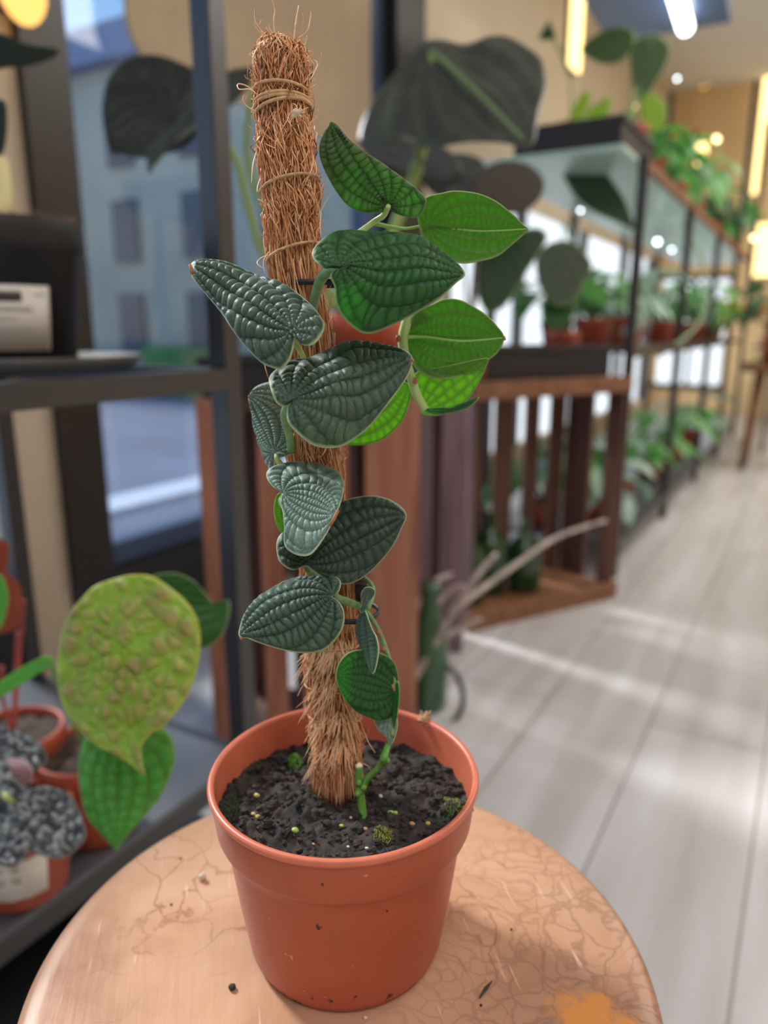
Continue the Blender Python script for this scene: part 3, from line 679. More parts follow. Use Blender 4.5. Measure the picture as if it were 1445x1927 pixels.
GL = [(205, 283), (192.6, 218), (196, 174), (207, 142), (236, 113), (269, 103.6), (301, 105), (334, 116), (374, 138), (381, 174), (384, 232), (349, 276), (309, 291), (276, 298), (232, 291)]
leaf(GL, (323, 218), (205, 283), 1.05, 0, -.01, LM['alo2'], al, amp=.002, dq=.5, rings=24, seg=110, mesh_bump='none', seed=6, thick=.001, label='dark round leaf seen against the window')
leaf([(276, 298), (290, 280), (330, 235), (370, 180), (395, 150), (440, 130), (482, 128), (470, 160), (440, 195), (400, 225), (350, 258), (300, 288), (282, 328)], (478, 135), (278, 325), 1.02, 0, -.03, LM['alo'], al, amp=.003, rings=14, seg=80, mesh_bump='none', seed=7, thick=.001, C=(370, 215))
mb = MB(); top = ac+Vector((0, 0, .12))
mb.tube([top, at(735, 450, 1.17), at(775, 345, 1.16), at(795, 262, 1.15), at(814, 98, 1.145)], [.009, .009, .0095, .010, .006], 10, smooth=6)
mb.tube([top, at(600, 560, 1.18), at(500, 480, 1.13), at(470, 400, 1.1), at(440, 290, 1.06), at(380, 240, 1.06), at(325, 219, 1.056)], [.008, .007, .006, .006, .005, .005, .004], 10, smooth=6)
mb.tube([top, at(560, 500, 1.18), at(470, 320, 1.1), at(476, 160, 1.03)], [.007, .006, .005, .004], 10, smooth=6)
mb.obj('stem', mat('alo_stem', (.26, .36, .09), .5), al)
# olive brown leaved plant between
bc2 = at(880, 600, 1.62); bc2.z = .598
bg1 = thing('potted_plant', tuple(bc2), 'olive-brown leaved plant under the huge alocasia leaf, in the tray on the dark crate', 'plant')
pot_mesh(bc2, .05, .04, .075).obj('pot', M['terracotta_bg'], bg1); soil_disc(bc2, .045, .07).obj('soil', M['soil_bg'], bg1)
leaf([(672, 262), (720, 255), (790, 262), (840, 280), (870, 320), (850, 350), (800, 345), (760, 330), (700, 300)], (850, 345), (672, 262), 1.45, 0, 0, LM['alo2'], bg1, amp=.002, rings=14, seg=70, mesh_bump='none', seed=11)
leaf([(800, 320), (850, 290), (905, 300), (915, 340), (880, 375), (830, 372), (800, 350)], (900, 370), (800, 320), 1.55, 0, 0, LM['alo2'], bg1, amp=.002, rings=14, seg=70, mesh_bump='none', seed=12)
leaf([(888, 350), (905, 320), (945, 303), (990, 308), (1022, 335), (1018, 370), (985, 398), (930, 402), (895, 385)], (900, 392), (1022, 335), 1.5, 0, 0, LM['brn'], bg1, amp=.002, rings=14, seg=70, mesh_bump='none', seed=13)
leaf([(905, 460), (960, 440), (1010, 428), (1030, 445), (1012, 480), (980, 530), (950, 575), (920, 590), (900, 560), (895, 500)], (905, 470), (930, 590), 1.65, 0, 0, leaf_mat('leaf_shade_green', (.03, .06, .03), (.04, .09, .035), (.03, .09, .02), .2), bg1, amp=.002, rings=14, seg=70, mesh_bump='none', seed=14)  # narrow dark green leaf
mb = MB(); tb = bc2+Vector((0, 0, .07))
for q in ((845, 345, 1.46), (895, 372, 1.55), (902, 392, 1.52), (910, 470, 1.64)): mb.tube([tb, at((q[0]+880)/2+8, (q[1]+560)/2, q[2]+.05), at(*q)], .004, 7, smooth=5)
mb.obj('stem', mat('mauve_stem', (.16, .11, .11), .6), bg1)
# veined dark leaf plant
dc = at(1062, 610, 1.98); dc.z = .598
bg2 = thing('potted_plant', tuple(dc), 'plant with one dark pale-veined leaf, in the small red pot on the dark crate', 'plant')
pot_mesh(dc, .045, .036, .10).obj('pot', M['terracotta_bg'], bg2); soil_disc(dc, .04, .095).obj('soil', M['soil_bg'], bg2)
leaf([(1010, 480), (1030, 460), (1060, 452), (1090, 462), (1108, 485), (1114, 502), (1100, 530), (1085, 560), (1065, 575), (1035, 570), (1015, 540), (1008, 505)], (1058, 458), (1062, 575), 1.9, 0, 0, leaf_mat('leaf_veined', (.14, .18, .11), (.025, .04, .022), (.02, .05, .01), .12), bg2, amp=.003, dq=.5, ds=.5, rings=18, seg=80, seed=15)
leaf([(1030, 560), (1055, 575), (1080, 570), (1075, 605), (1050, 622), (1030, 612), (1022, 585)], (1050, 622), (1060, 562), 1.94, 0, 0, LM['mid'], bg2, amp=.002, rings=12, seg=60, seed=16)
leaf([(1085, 530), (1100, 520), (1125, 535), (1142, 560), (1138, 575), (1115, 568), (1092, 550)], (1088, 532), (1142, 572), 1.96, 0, 0, LM['lime'], bg2, amp=.001, rings=10, seg=50, seed=17)
mb = MB(); mb.tube([dc+Vector((0, 0, .095)), at(1085, 520, 1.97), at(1064, 420, 1.95), at(1058, 456, 1.905)], .003, 7, smooth=5); mb.tube([dc+Vector((0, 0, .095)), at(1080, 570, 1.97), at(1088, 533, 1.96)], .003, 7, smooth=3); mb.obj('stem', M['green_stem'], bg2)

# ================================================================== FAR RACK
RX0, RX1 = -.86, -.45
rk = thing('plant_rack', (-.65, 3.8, 0), 'long black metal plant rack with mint glass shelves along the left wall', 'shelf')
ys = (2.12, 2.92, 3.75, 4.6, 5.5)
for y in ys:
    for x in (RX0, RX1):
        mb = MB(); mb.box((x-.012, y-.012, 0), (x+.012, y+.012, 1.134 if y < 4 else 1.95)); mb.obj('post', M['black_metal'], rk, smooth=False)
RZ = (.09, .64, 1.12)
for z in RZ:
    ye = ys[-1] if z < 1.5 else ys[1]+.012
    yb = ys[0]+.0125 if z < 1 else 1.94
    mb = MB(); mb.box((RX0+.0125, yb, z), (RX1-.0125, ys[-1]-.0125, z+.012)); mb.obj('shelf_board', M['mint'] if 1 < z < 1.5 else M['grey_shelf'] if z < 1.5 else M['frame_blue'], rk, smooth=False)
    if z > 1.5: continue
    mb = MB(); mb.box((RX1-.008, ys[0]+.0125, z-.012), (RX1+.008, ys[-1]-.0125, z+.013)); mb.obj('rail', M['crate_rail'] if z > 1 else M['black_metal'], rk, smooth=False)

# generic 3-D leaf for potted plants in the distance
def leaf3(mb, base, d, L, w, droop, tint=1, col=None):
    d = Vector(d).normalized(); side = d.cross(Vector((0, 0, 1)))
    if side.length < .1: side = Vector((1, 0, 0))
    side.normalize(); p = Vector(base); rows = []; n = 8
    for i in range(n+1):
        u = i/n; ww = w*math.sin(math.pi*min(1, u**.75))**.8*.5 if 0 < i < n else .0005
        nr = side.cross(d).normalized()
        rows.append([p-side*ww+nr*ww*.25, p-side*ww*.5+nr*ww*.05, p, p+side*ww*.5+nr*ww*.05, p+side*ww+nr*ww*.25])
        mb.c += [(1, 0, 0), (.8, 0, 0), (.1, 0, 0), (.8, 0, 0), (1, 0, 0)]
        p = p+d*(L/n); d = (d+Vector((0, 0, -droop/n))).normalized()
    mb.quadstrip(rows, closed=False)
FM = [leaf_mat('far_leaf_a', (.05, .16, .04), (.06, .24, .06), (.15, .55, .06), .35, rough=.3),
      leaf_mat('far_leaf_b', (.14, .30, .10), (.20, .42, .18), (.3, .7, .2), .35, rough=.3),
      leaf_mat('far_leaf_c', (.02, .07, .03), (.03, .11, .05), (.05, .2, .05), .25, rough=.3),
      leaf_mat('far_leaf_d', (.25, .42, .04), (.35, .55, .05), (.6, .85, .05), .45, rough=.35),
      leaf_mat('far_leaf_e', (.30, .45, .36), (.45, .60, .52), (.4, .7, .5), .3, rough=.25)]
def small_plant(c, rt, h, n, L, w, fm, label, potm=None, up=.9, droop=1.2, seed=0, name='potted_plant', group=None, pot=True):
    rd = random.Random(seed); r = thing(name, tuple(c), label, 'plant', group)
    c = Vector(c)
    if pot:
        pot_mesh(c, rt, rt*.75, h, n=28).obj('pot', potm or M['terracotta_bg'], r); soil_disc(c, rt*.9, h*.93, 16).obj('soil', M['soil_bg'], r)
    for k in range(n):
        a = 2*math.pi*k/n+rd.uniform(-.4, .4); el = rd.uniform(.3, up+.7)
        base = c+Vector((0, 0, h*.92)); st = base+Vector((math.cos(a)*L*.35, math.sin(a)*L*.35, L*el*.6))
        mb = MB(); mb.c = []
        mb.tube([base, (base+st)/2+Vector((0, 0, L*.1)), st], .0022, 5); mb.c += [(0, 0, 0)]*len(mb.v)
        leaf3(mb, st, (math.cos(a), math.sin(a), rd.uniform(-.1, .6)), L*rd.uniform(.7, 1.1), w*rd.uniform(.8, 1.2), droop)
        mb.obj('leaf', FM[fm], r)
    return r
# rack plants: (y, x, shelf index, pot radius, pot h, leaves, L, w, colour, label)
RP = [
 (2.30, -.60, 1, .055, .085, 9, .13, .06, 1, 'bushy light green plant in an orange-red pot nearest on the middle rack shelf', M['terracotta_bg']),
 (2.55, -.56, 1, .060, .090, 10, .15, .06, 4, 'silvery plant in an orange pot with a white tag on the middle rack shelf', mat('orange_pot_far', (.75, .16, .08), .45)),
 (2.80, -.66, 1, .050, .080, 8, .12, .05, 4, 'small pale mint-leaved plant behind the tagged pot on the middle rack shelf', None),
 (3.15, -.56, 1, .055, .085, 9, .14, .05, 0, 'fresh green plant in a red pot just past the second rack post', None),
 (3.50, -.58, 1, .055, .085, 9, .16, .06, 2, 'dark green plant on the middle rack shelf before the third post', None),
 (4.00, -.56, 1, .060, .090, 10, .18, .07, 1, 'broad light green plant past the third rack post on the middle shelf', None),
 (4.50, -.58, 1, .060, .090, 10, .18, .06, 3, 'yellow-green plant at the far part of the middle rack shelf', None),
 (5.00, -.58, 1, .060, .090, 9, .18, .06, 2, 'dark bushy plant near the far end of the middle rack shelf', None),
 (2.35, -.58, 0, .060, .080, 9, .16, .09, 4, 'broad silvery-green plant on the bottom rack shelf beside the dark crate', None),
 (2.72, -.58, 0, .060, .080, 9, .17, .08, 0, 'glossy green plant in a red pot second along the bottom rack shelf', None),
 (3.20, -.56, 0, .060, .080, 10, .20, .06, 1, 'light green upright plant in the middle of the bottom rack shelf', None),
 (3.70, -.56, 0, .060, .080, 10, .20, .06, 0, 'green plant by the third rack post on the bottom shelf', None),
 (4.25, -.56, 0, .060, .080, 10, .20, .06, 4, 'pale-leaved plant far along the bottom rack shelf', None),
 (2.62, -.55, 2, .060, .090, 8, .15, .07, 0, 'green plant in a red pot on the upper rack shelf behind the black tray', None),
 (3.05, -.55, 2, .060, .090, 9, .16, .07, 0, 'leafy plant in a dark red pot past the second post of the upper rack shelf', None),
 (3.55, -.55, 2, .060, .090, 9, .18, .07, 1, 'light green trailing plant near the third post of the upper rack shelf', None),
 (4.2, -.55, 2, .060, .090, 9, .18, .07, 2, 'dark green plant far along the upper rack shelf', None),
 (4.9, -.55, 2, .060, .090, 9, .18, .07, 0, 'green plant near the far end of the upper rack shelf', None),
 (2.22, -.70, 0, .055, .08, 12, .16, .08, 1, 'low green plant at the back corner of the bottom rack shelf', None),
 (2.45, -.76, 1, .055, .08, 12, .16, .05, 0, 'green plant in the back row of the middle shelf behind the nearest pot', None),
 (3.35, -.74, 1, .055, .08, 12, .20, .05, 4, 'pale-leaved plant in the back row of the middle shelf past the second post', None),
 (4.25, -.74, 1, .055, .08, 12, .22, .06, 0, 'green plant in the back row of the middle shelf past the third post', None),
]
for i, (y, x, s, rt, h, n, L, w, fm, lab, pm) in enumerate(RP):
    rp_ = small_plant((x, y, RZ[s]+.012), rt, h, n+5, L*1.02, w*1.1, fm, lab, pm, droop=1.6 if s < 2 else 2.4, seed=i+3)
    if i == 1:
        a = math.atan2(-y, -x); wrap_label((x, y), .675, .715, a-.25, a+.25, .0535, .056, M['paper'], rp_, 'white_tag')
# white tag on the orange pot
# wooden stool with plants further down the aisle
ws = thing('wooden_stool', (-.18, 4.3, 0), 'dark wooden plant stool in the aisle beyond the rack', 'stool')
mb = MB(); mb.lathe((-.18, 4.3, 0), [(0, .50), (.17, .50), (.175, .51), (.175, .53), (.17, .54), (0, .54)], 40); mb.obj('seat', M['crate_rail'], ws)
for k in range(4):
    a = math.pi/4+k*math.pi/2; mb = MB(); mb.tube([(-.18+.10*math.cos(a), 4.3+.10*math.sin(a), .50), (-.18+.15*math.cos(a), 4.3+.15*math.sin(a), 0)], [.022, .017], 10); mb.obj('leg', M['crate_rail'], ws)
small_plant((-.18, 4.3, .54), .09, .13, 14, .28, .10, 2, 'large dark green plant in a dark red pot on the wooden stool', None, seed=50, droop=1.4)
small_plant((-.12, 6.35, .0), .15, .28, 16, .30, .12, 0, 'tall bushy green plant standing on the floor by the far wall', None, seed=51, droop=1.2)
# orange-leaved plant
FM.append(leaf_mat('far_leaf_f', (.5, .12, .03), (.7, .22, .05), (.9, .35, .06), .5, rough=.3))
small_plant((-.22, 5.0, .62), .09, .14, 12, .20, .08, 5, 'orange-leaved plant on a tall black stand by the far lights', None, seed=53, droop=1.0)
sd = thing('plant_stand', (-.22, 5.0, 0), 'tall black plant stand under the orange-leaved plant', 'stand')
mb = MB(); mb.lathe((-.22, 5.0, 0), [(0, .60), (.13, .60), (.13, .62), (0, .62)], 32); mb.obj('top', M['black_metal'], sd)
for k in range(3):
    a = .4+k*2*math.pi/3; mb = MB(); mb.tube([(-.22+.09*math.cos(a), 5+.09*math.sin(a), .60), (-.22+.13*math.cos(a), 5+.13*math.sin(a), 0)], .01, 8); mb.obj('leg', M['black_metal'], sd)
# black tray on near end of upper rack shelf, with red pots
tray('plastic_tray', Vector((-.472, 2.14, 0)), Vector((0, 1, 0)), .38, .27, 1.133, 1.20, 'black plastic tray on the near end of the upper rack shelf')
for k in range(2):
    q = ((1178, 240, 2.02, 'right'), (1076, 250, 2.0, 'left'))[k]
    c = at(q[0], q[1], q[2]); c.z = 1.137 if k == 0 else 1.137
    r = thing('potted_plant', tuple(c), ('plant with big dark lobed leaves in the right red pot of the rack tray', 'plant with one long hanging leaf in the left red pot of the rack tray')[k], 'plant')
    pot_mesh(c, .062, .05, .10).obj('pot', M['terracotta_bg'], r); soil_disc(c, .055, .092).obj('soil', M['soil_bg'], r)
    if k == 0:
        gm = leaf_mat('leaf_big_green', (.07, .12, .04), (.055, .11, .035), (.14, .35, .04), .35)
        leaf([(1092, 92), (1130, 60), (1165, 50), (1195, 62), (1185, 100), (1160, 120), (1125, 118)], (1190, 70), (1092, 92), 2.2, 0, 0, gm, r, amp=.002, rings=10, seg=60, mesh_bump='none')
        leaf([(1185, 90), (1205, 70), (1235, 65), (1262, 90), (1250, 130), (1225, 170), (1205, 190), (1190, 150)], (1225, 70), (1203, 190), 2.2, 0, 0, gm, r, amp=.002, rings=10, seg=60, mesh_bump='none')
        leaf([(1205, 190), (1225, 172), (1250, 195), (1252, 235), (1230, 250), (1208, 225)], (1228, 250), (1228, 173), 2.15, 0, 0, FM[3], r, amp=.002, rings=10, seg=50, mesh_bump='none')
        leaf([(1105, 210), (1130, 190), (1148, 180), (1145, 215), (1128, 245), (1105, 250)], (1118, 250), (1148, 181), 2.15, 0, 0, FM[3], r, amp=.002, rings=10, seg=50, mesh_bump='none')
        mb = MB()
        for e in ((1190, 75), (1225, 75), (1228, 248), (1118, 248)): mb.tube([c+Vector((0, 0, .09)), at((e[0]+q[0])/2+5, (e[1]+225)/2, 2.22), at(e[0], e[1], 2.19)], .004, 6, smooth=4)
        mb.obj('stem', M['green_stem'], r)
    else:
        leaf([(1048, 300), (1060, 275), (1085, 268), (1110, 290), (1145, 330), (1180, 385), (1195, 432), (1165, 420), (1110, 395), (1075, 360)], (1075, 272), (1195, 432), 2.05, 0, 0, leaf_mat('leaf_hang', (.08, .14, .08), (.05, .10, .05), (.05, .13, .03), .2), r, amp=.004, rings=14, seg=80, mesh_bump='none')
        leaf([(1065, 240), (1080, 200), (1100, 172), (1112, 178), (1105, 205), (1092, 232), (1078, 252)], (1070, 250), (1110, 174), 2.2, 0, 0, FM[3], r, amp=.002, rings=10, seg=50, mesh_bump='none')
        leaf([(1013, 72), (1022, 55), (1033, 40), (1040, 55), (1046, 70), (1030, 76)], (1040, 72), (1033, 40), 2.2, 0, 0, FM[2], r, amp=.001, rings=8, seg=40, mesh_bump='none')
        mb = MB()
        for e in ((1075, 273, 2.06), (1070, 249, 2.2), (1041, 72, 2.2)): mb.tube([c+Vector((0, 0, .09)), at((e[0]+q[0])/2+12, (e[1]+225)/2-8, 2.2), at(*e)], .0035, 6, smooth=4)
        mb.obj('stem', M['green_stem'], r)
# small glowing balls added for the glints on wet leaves
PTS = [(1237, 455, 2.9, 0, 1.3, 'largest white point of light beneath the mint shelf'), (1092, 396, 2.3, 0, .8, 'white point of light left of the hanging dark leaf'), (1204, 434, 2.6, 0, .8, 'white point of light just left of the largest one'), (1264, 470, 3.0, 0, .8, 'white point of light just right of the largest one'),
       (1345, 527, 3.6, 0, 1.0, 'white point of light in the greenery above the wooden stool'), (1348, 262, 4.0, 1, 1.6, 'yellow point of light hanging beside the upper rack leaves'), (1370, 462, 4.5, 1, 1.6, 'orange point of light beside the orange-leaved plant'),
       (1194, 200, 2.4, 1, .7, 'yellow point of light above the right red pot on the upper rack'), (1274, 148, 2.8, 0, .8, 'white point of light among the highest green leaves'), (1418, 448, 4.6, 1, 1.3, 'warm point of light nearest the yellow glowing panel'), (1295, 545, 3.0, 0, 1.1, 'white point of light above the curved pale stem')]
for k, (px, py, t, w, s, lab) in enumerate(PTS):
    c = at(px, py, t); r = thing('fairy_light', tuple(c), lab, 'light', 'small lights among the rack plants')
    mb = MB(); mb.ball(c, .0055*s*t/2.2, 0, 12, 8); mb.obj('bulb', M['bulb_y' if w else 'bulb_w'], r)  # glowing ball of the added leaf glint
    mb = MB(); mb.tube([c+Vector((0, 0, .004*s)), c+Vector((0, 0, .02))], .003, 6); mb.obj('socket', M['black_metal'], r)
# curved pale stem hanging from the rack
mb = MB(); mb.tube([at(1285, 420, 2.75), at(1318, 480, 2.72), at(1330, 560, 2.7), at(1305, 620, 2.66), at(1240, 670, 2.6)], .006, 8, smooth=6)
o = mb.obj('trailing_stem', mat('trail', (.30, .42, .24), .4), loc=tuple(at(1285, 420, 2.75))); tag(o, 'long pale green curved stem hanging in front of the rack', 'stem')

# ================================================================== STOOL (foreground)
def stool_mat():
    m, t, b = new_mat('mottled_stool_wood'); L = t.links
    g = t.nodes.new('ShaderNodeTexCoord')
    nw = t.nodes.new('ShaderNodeTexNoise'); nw.inputs['Scale'].default_value = 14; nw.inputs['Detail'].default_value = 6; L.new(g.outputs['Object'], nw.inputs['Vector'])
    add = t.nodes.new('ShaderNodeMix'); add.data_type = 'RGBA'; add.blend_type = 'LINEAR_LIGHT'; add.inputs[0].default_value = .045
    L.new(g.outputs['Object'], add.inputs[6]); L.new(nw.outputs['Color'], add.inputs[7])
    # cell rings
    def cells(sc, lo, hi):
        v = t.nodes.new('ShaderNodeTexVoronoi'); v.feature = 'DISTANCE_TO_EDGE'; v.inputs['Scale'].default_value = sc; L.new(add.outputs[2], v.inputs['Vector'])
        r = t.nodes.new('ShaderNodeValToRGB'); r.color_ramp.elements[0].position = lo; r.color_ramp.elements[1].position = hi
        r.color_ramp.elements[0].color = (1, 1, 1, 1); r.color_ramp.elements[1].color = (0, 0, 0, 1); L.new(v.outputs['Distance'], r.inputs[0]); return r.outputs[0]
    c1 = cells(40, .003, .035); c2 = cells(75, .01, .09)
    nm = t.nodes.new('ShaderNodeTexNoise'); nm.inputs['Scale'].default_value = 11; nm.inputs['Detail'].default_value = 3
    mp = t.nodes.new('ShaderNodeMapping'); mp.inputs['Location'].default_value = (3.2, 1.1, 0); L.new(g.outputs['Object'], mp.inputs[0]); L.new(mp.outputs[0], nm.inputs['Vector'])
    msk = t.nodes.new('ShaderNodeValToRGB'); msk.color_ramp.elements[0].position = .46; msk.color_ramp.elements[1].position = .66; L.new(nm.outputs['Fac'], msk.inputs[0])
    # large tone patches
    nb = t.nodes.new('ShaderNodeTexNoise'); nb.inputs['Scale'].default_value = 9; nb.inputs['Detail'].default_value = 7; nb.inputs['Distortion'].default_value = 1.2
    L.new(g.outputs['Object'], nb.inputs['Vector'])
    tb = t.nodes.new('ShaderNodeValToRGB'); e = tb.color_ramp.elements
    e[0].position = .30; e[0].color = (.34, .15, .075, 1); e[1].position = .72; e[1].color = (.62, .38, .25, 1)
    k = tb.color_ramp.elements.new(.48); k.color = (.52, .275, .16, 1)
    L.new(nb.outputs['Fac'], tb.inputs[0])
    # wood browner toward +X
    sx = t.nodes.new('ShaderNodeSeparateXYZ'); L.new(g.outputs['Object'], sx.inputs[0])
    wr = t.nodes.new('ShaderNodeMapRange'); wr.inputs['From Min'].default_value = .0; wr.inputs['From Max'].default_value = .09
    L.new(sx.outputs['X'], wr.inputs['Value'])
    q = t.nodes.new('ShaderNodeMath'); q.operation = 'MULTIPLY'; q.inputs[1].default_value = .55; L.new(wr.outputs[0], q.inputs[0])
    m1 = t.nodes.new('ShaderNodeMix'); m1.data_type = 'RGBA'; L.new(q.outputs[0], m1.inputs[0]); L.new(tb.outputs[0], m1.inputs[6]); m1.inputs[7].default_value = (.30, .16, .10, 1)
    mm = t.nodes.new('ShaderNodeMath'); mm.operation = 'MULTIPLY'; L.new(msk.outputs[0], mm.inputs[0]); L.new(c1, mm.inputs[1])
    m2 = t.nodes.new('ShaderNodeMix'); m2.data_type = 'RGBA'; L.new(mm.outputs[0], m2.inputs[0]); L.new(m1.outputs[2], m2.inputs[6]); m2.inputs[7].default_value = (.25, .10, .055, 1)
    mm2 = t.nodes.new('ShaderNodeMath'); mm2.operation = 'MULTIPLY'; L.new(wr.outputs[0], mm2.inputs[0]); L.new(c2, mm2.inputs[1])
    mm3 = t.nodes.new('ShaderNodeMath'); mm3.operation = 'MULTIPLY'; L.new(mm2.outputs[0], mm3.inputs[0]); mm3.inputs[1].default_value = .6
    m3 = t.nodes.new('ShaderNodeMix'); m3.data_type = 'RGBA'; L.new(mm3.outputs[0], m3.inputs[0]); L.new(m2.outputs[2], m3.inputs[6]); m3.inputs[7].default_value = (.22, .10, .06, 1)
    # grain dashes
    mg = t.nodes.new('ShaderNodeMapping'); mg0 = t.nodes.new('ShaderNodeMapping'); mg0.inputs['Rotation'].default_value = (0, 0, -.75); L.new(g.outputs['Object'], mg0.inputs[0]); mg.inputs['Scale'].default_value = (300, 26, 1); L.new(mg0.outputs[0], mg.inputs[0])
    ng = t.nodes.new('ShaderNodeTexNoise'); ng.inputs['Scale'].default_value = 1; ng.inputs['Detail'].default_value = 3; L.new(mg.outputs[0], ng.inputs['Vector'])
    rg = t.nodes.new('ShaderNodeValToRGB'); rg.color_ramp.elements[0].position = .66; rg.color_ramp.elements[1].position = .74; L.new(ng.outputs['Fac'], rg.inputs[0])
    mg2 = t.nodes.new('ShaderNodeMath'); mg2.operation = 'MULTIPLY'; L.new(rg.outputs[0], mg2.inputs[0]); mg2.inputs[1].default_value = .5
    m4 = t.nodes.new('ShaderNodeMix'); m4.data_type = 'RGBA'; L.new(mg2.outputs[0], m4.inputs[0]); L.new(m3.outputs[2], m4.inputs[6]); m4.inputs[7].default_value = (.80, .58, .42, 1)
    # orange patch: a spot of light painted into the wood colour
    nw2 = t.nodes.new('ShaderNodeTexNoise'); nw2.inputs['Scale'].default_value = 60; nw2.inputs['Detail'].default_value = 6; L.new(g.outputs['Object'], nw2.inputs['Vector'])
    add2 = t.nodes.new('ShaderNodeMix'); add2.data_type = 'RGBA'; add2.blend_type = 'LINEAR_LIGHT'; add2.inputs[0].default_value = .02; L.new(g.outputs['Object'], add2.inputs[6]); L.new(nw2.outputs['Color'], add2.inputs[7])
    vd = t.nodes.new('ShaderNodeVectorMath'); vd.operation = 'DISTANCE'; oc = onz(1110, 1915, .4206)-ST; vd.inputs[1].default_value = (oc.x, oc.y, .026)
    L.new(add2.outputs[2], vd.inputs[0])
    ro = t.nodes.new('ShaderNodeValToRGB'); ro.color_ramp.elements[0].position = .012; ro.color_ramp.elements[1].position = .017
    ro.color_ramp.elements[0].color = (1, 1, 1, 1); ro.color_ramp.elements[1].color = (0, 0, 0, 1); L.new(vd.outputs['Value'], ro.inputs[0])
    m5 = t.nodes.new('ShaderNodeMix'); m5.data_type = 'RGBA'; L.new(ro.outputs[0], m5.inputs[0]); L.new(m4.outputs[2], m5.inputs[6]); m5.inputs[7].default_value = (.62, .24, .05, 1)
    L.new(m5.outputs[2], b.inputs['Base Color'])
    b.inputs['Roughness'].default_value = .42; b.inputs['Specular IOR Level'].default_value = .4
    bm = t.nodes.new('ShaderNodeBump'); bm.inputs['Strength'].default_value = .15; bm.inputs['Distance'].default_value = .001
    L.new(ng.outputs['Fac'], bm.inputs['Height']); L.new(bm.outputs[0], b.inputs['Normal'])
    return m
ZS = .4206
def flat(fwd, right, z): return Vector((-math.sin(YAW)*fwd+math.cos(YAW)*right, math.cos(YAW)*fwd+math.sin(YAW)*right, z))
ST = flat(.2784, -.0185, ZS-.026)
st = thing('round_stool', (ST.x, ST.y, 0), 'low round wooden stool with a mottled orange-brown top', 'stool')
SR = .1396
# the seat's own origin is at its centre so that its pattern sits in object space
mb = MB(); mb.lathe((0, 0, 0), [(0, 0), (SR-.008, 0), (SR-.002, .005), (SR, .012), (SR, .019), (SR-.0015, .0235), (SR-.005, .0257), (SR-.011, .026)]+[(SR*k/12, .026) for k in range(10, -1, -1)], 160)
seat = mb.obj('seat', stool_mat(), None); seat.parent = st; seat.matrix_parent_inverse = world_of(st).inverted(); seat.location = ST
for k in range(4):
    a = .3+k*math.pi/2; mb = MB(); mb.tube([ST+Vector((.085*math.cos(a), .085*math.sin(a), .0)), Vector((ST.x+.12*math.cos(a), ST.y+.12*math.sin(a), 0))], [.014, .011], 12); mb.obj('leg', M['crate_rail'], st)

# bits lying on the stool
def bit(px, py, r, m, label, sc=(1, 1, .7), name='seed', cat='seed'):
    c = onz(px, py, ZS); c.z = ZS+r*sc[2]*.95; mb = MB(); mb.ball(c, r, 0, 12, 9, sc, .12); tag(mb.obj(name, m, loc=(c.x, c.y, ZS)), label, cat)
bit(381, 1656, .0022, M['seed'], 'pale seed lying on the stool left of the pot', (1, .8, .9))
bit(437, 1861, .0016, M['crumb'], 'dark soil crumb on the stool front left of the pot', name='soil_crumb', cat='crumb')
bit(688, 1917, .0009, M['seed'], 'tiny white grain at the front foot of the pot', name='grain', cat='grain')
mb = MB(); a = onz(902, 1878, ZS+.001); b_ = onz(926, 1846, ZS+.001); mb.tube([a, (a+b_)/2+Vector((0, 0, .0006)), b_], [.0002, .0008, .0002], 6, smooth=3)
tag(mb.obj('wood_splinter', M['crumb'], loc=tuple(a)), 'thin dark splinter on the stool right of the pot', 'splinter')
for k, (px, py) in enumerate(((962, 1750), (905, 1893), (340, 1616), (322, 1703))):
    bit(px, py, .0006, M['crumb'], ('speck of dark soil right of the pot on the stool', 'speck of dark soil by the thin splinter', 'speck of soil on the stool near its back left edge', 'speck of soil on the left of the stool')[k], name='soil_speck', cat='speck')

# ================================================================== MAIN PLANT
PC = flat(.2951, -.0179, ZS); PH = .088
mp_ = thing('potted_climbing_plant', tuple(PC), 'climbing plant with quilted dark green leaves on a coir pole in a terracotta plastic pot', 'plant')
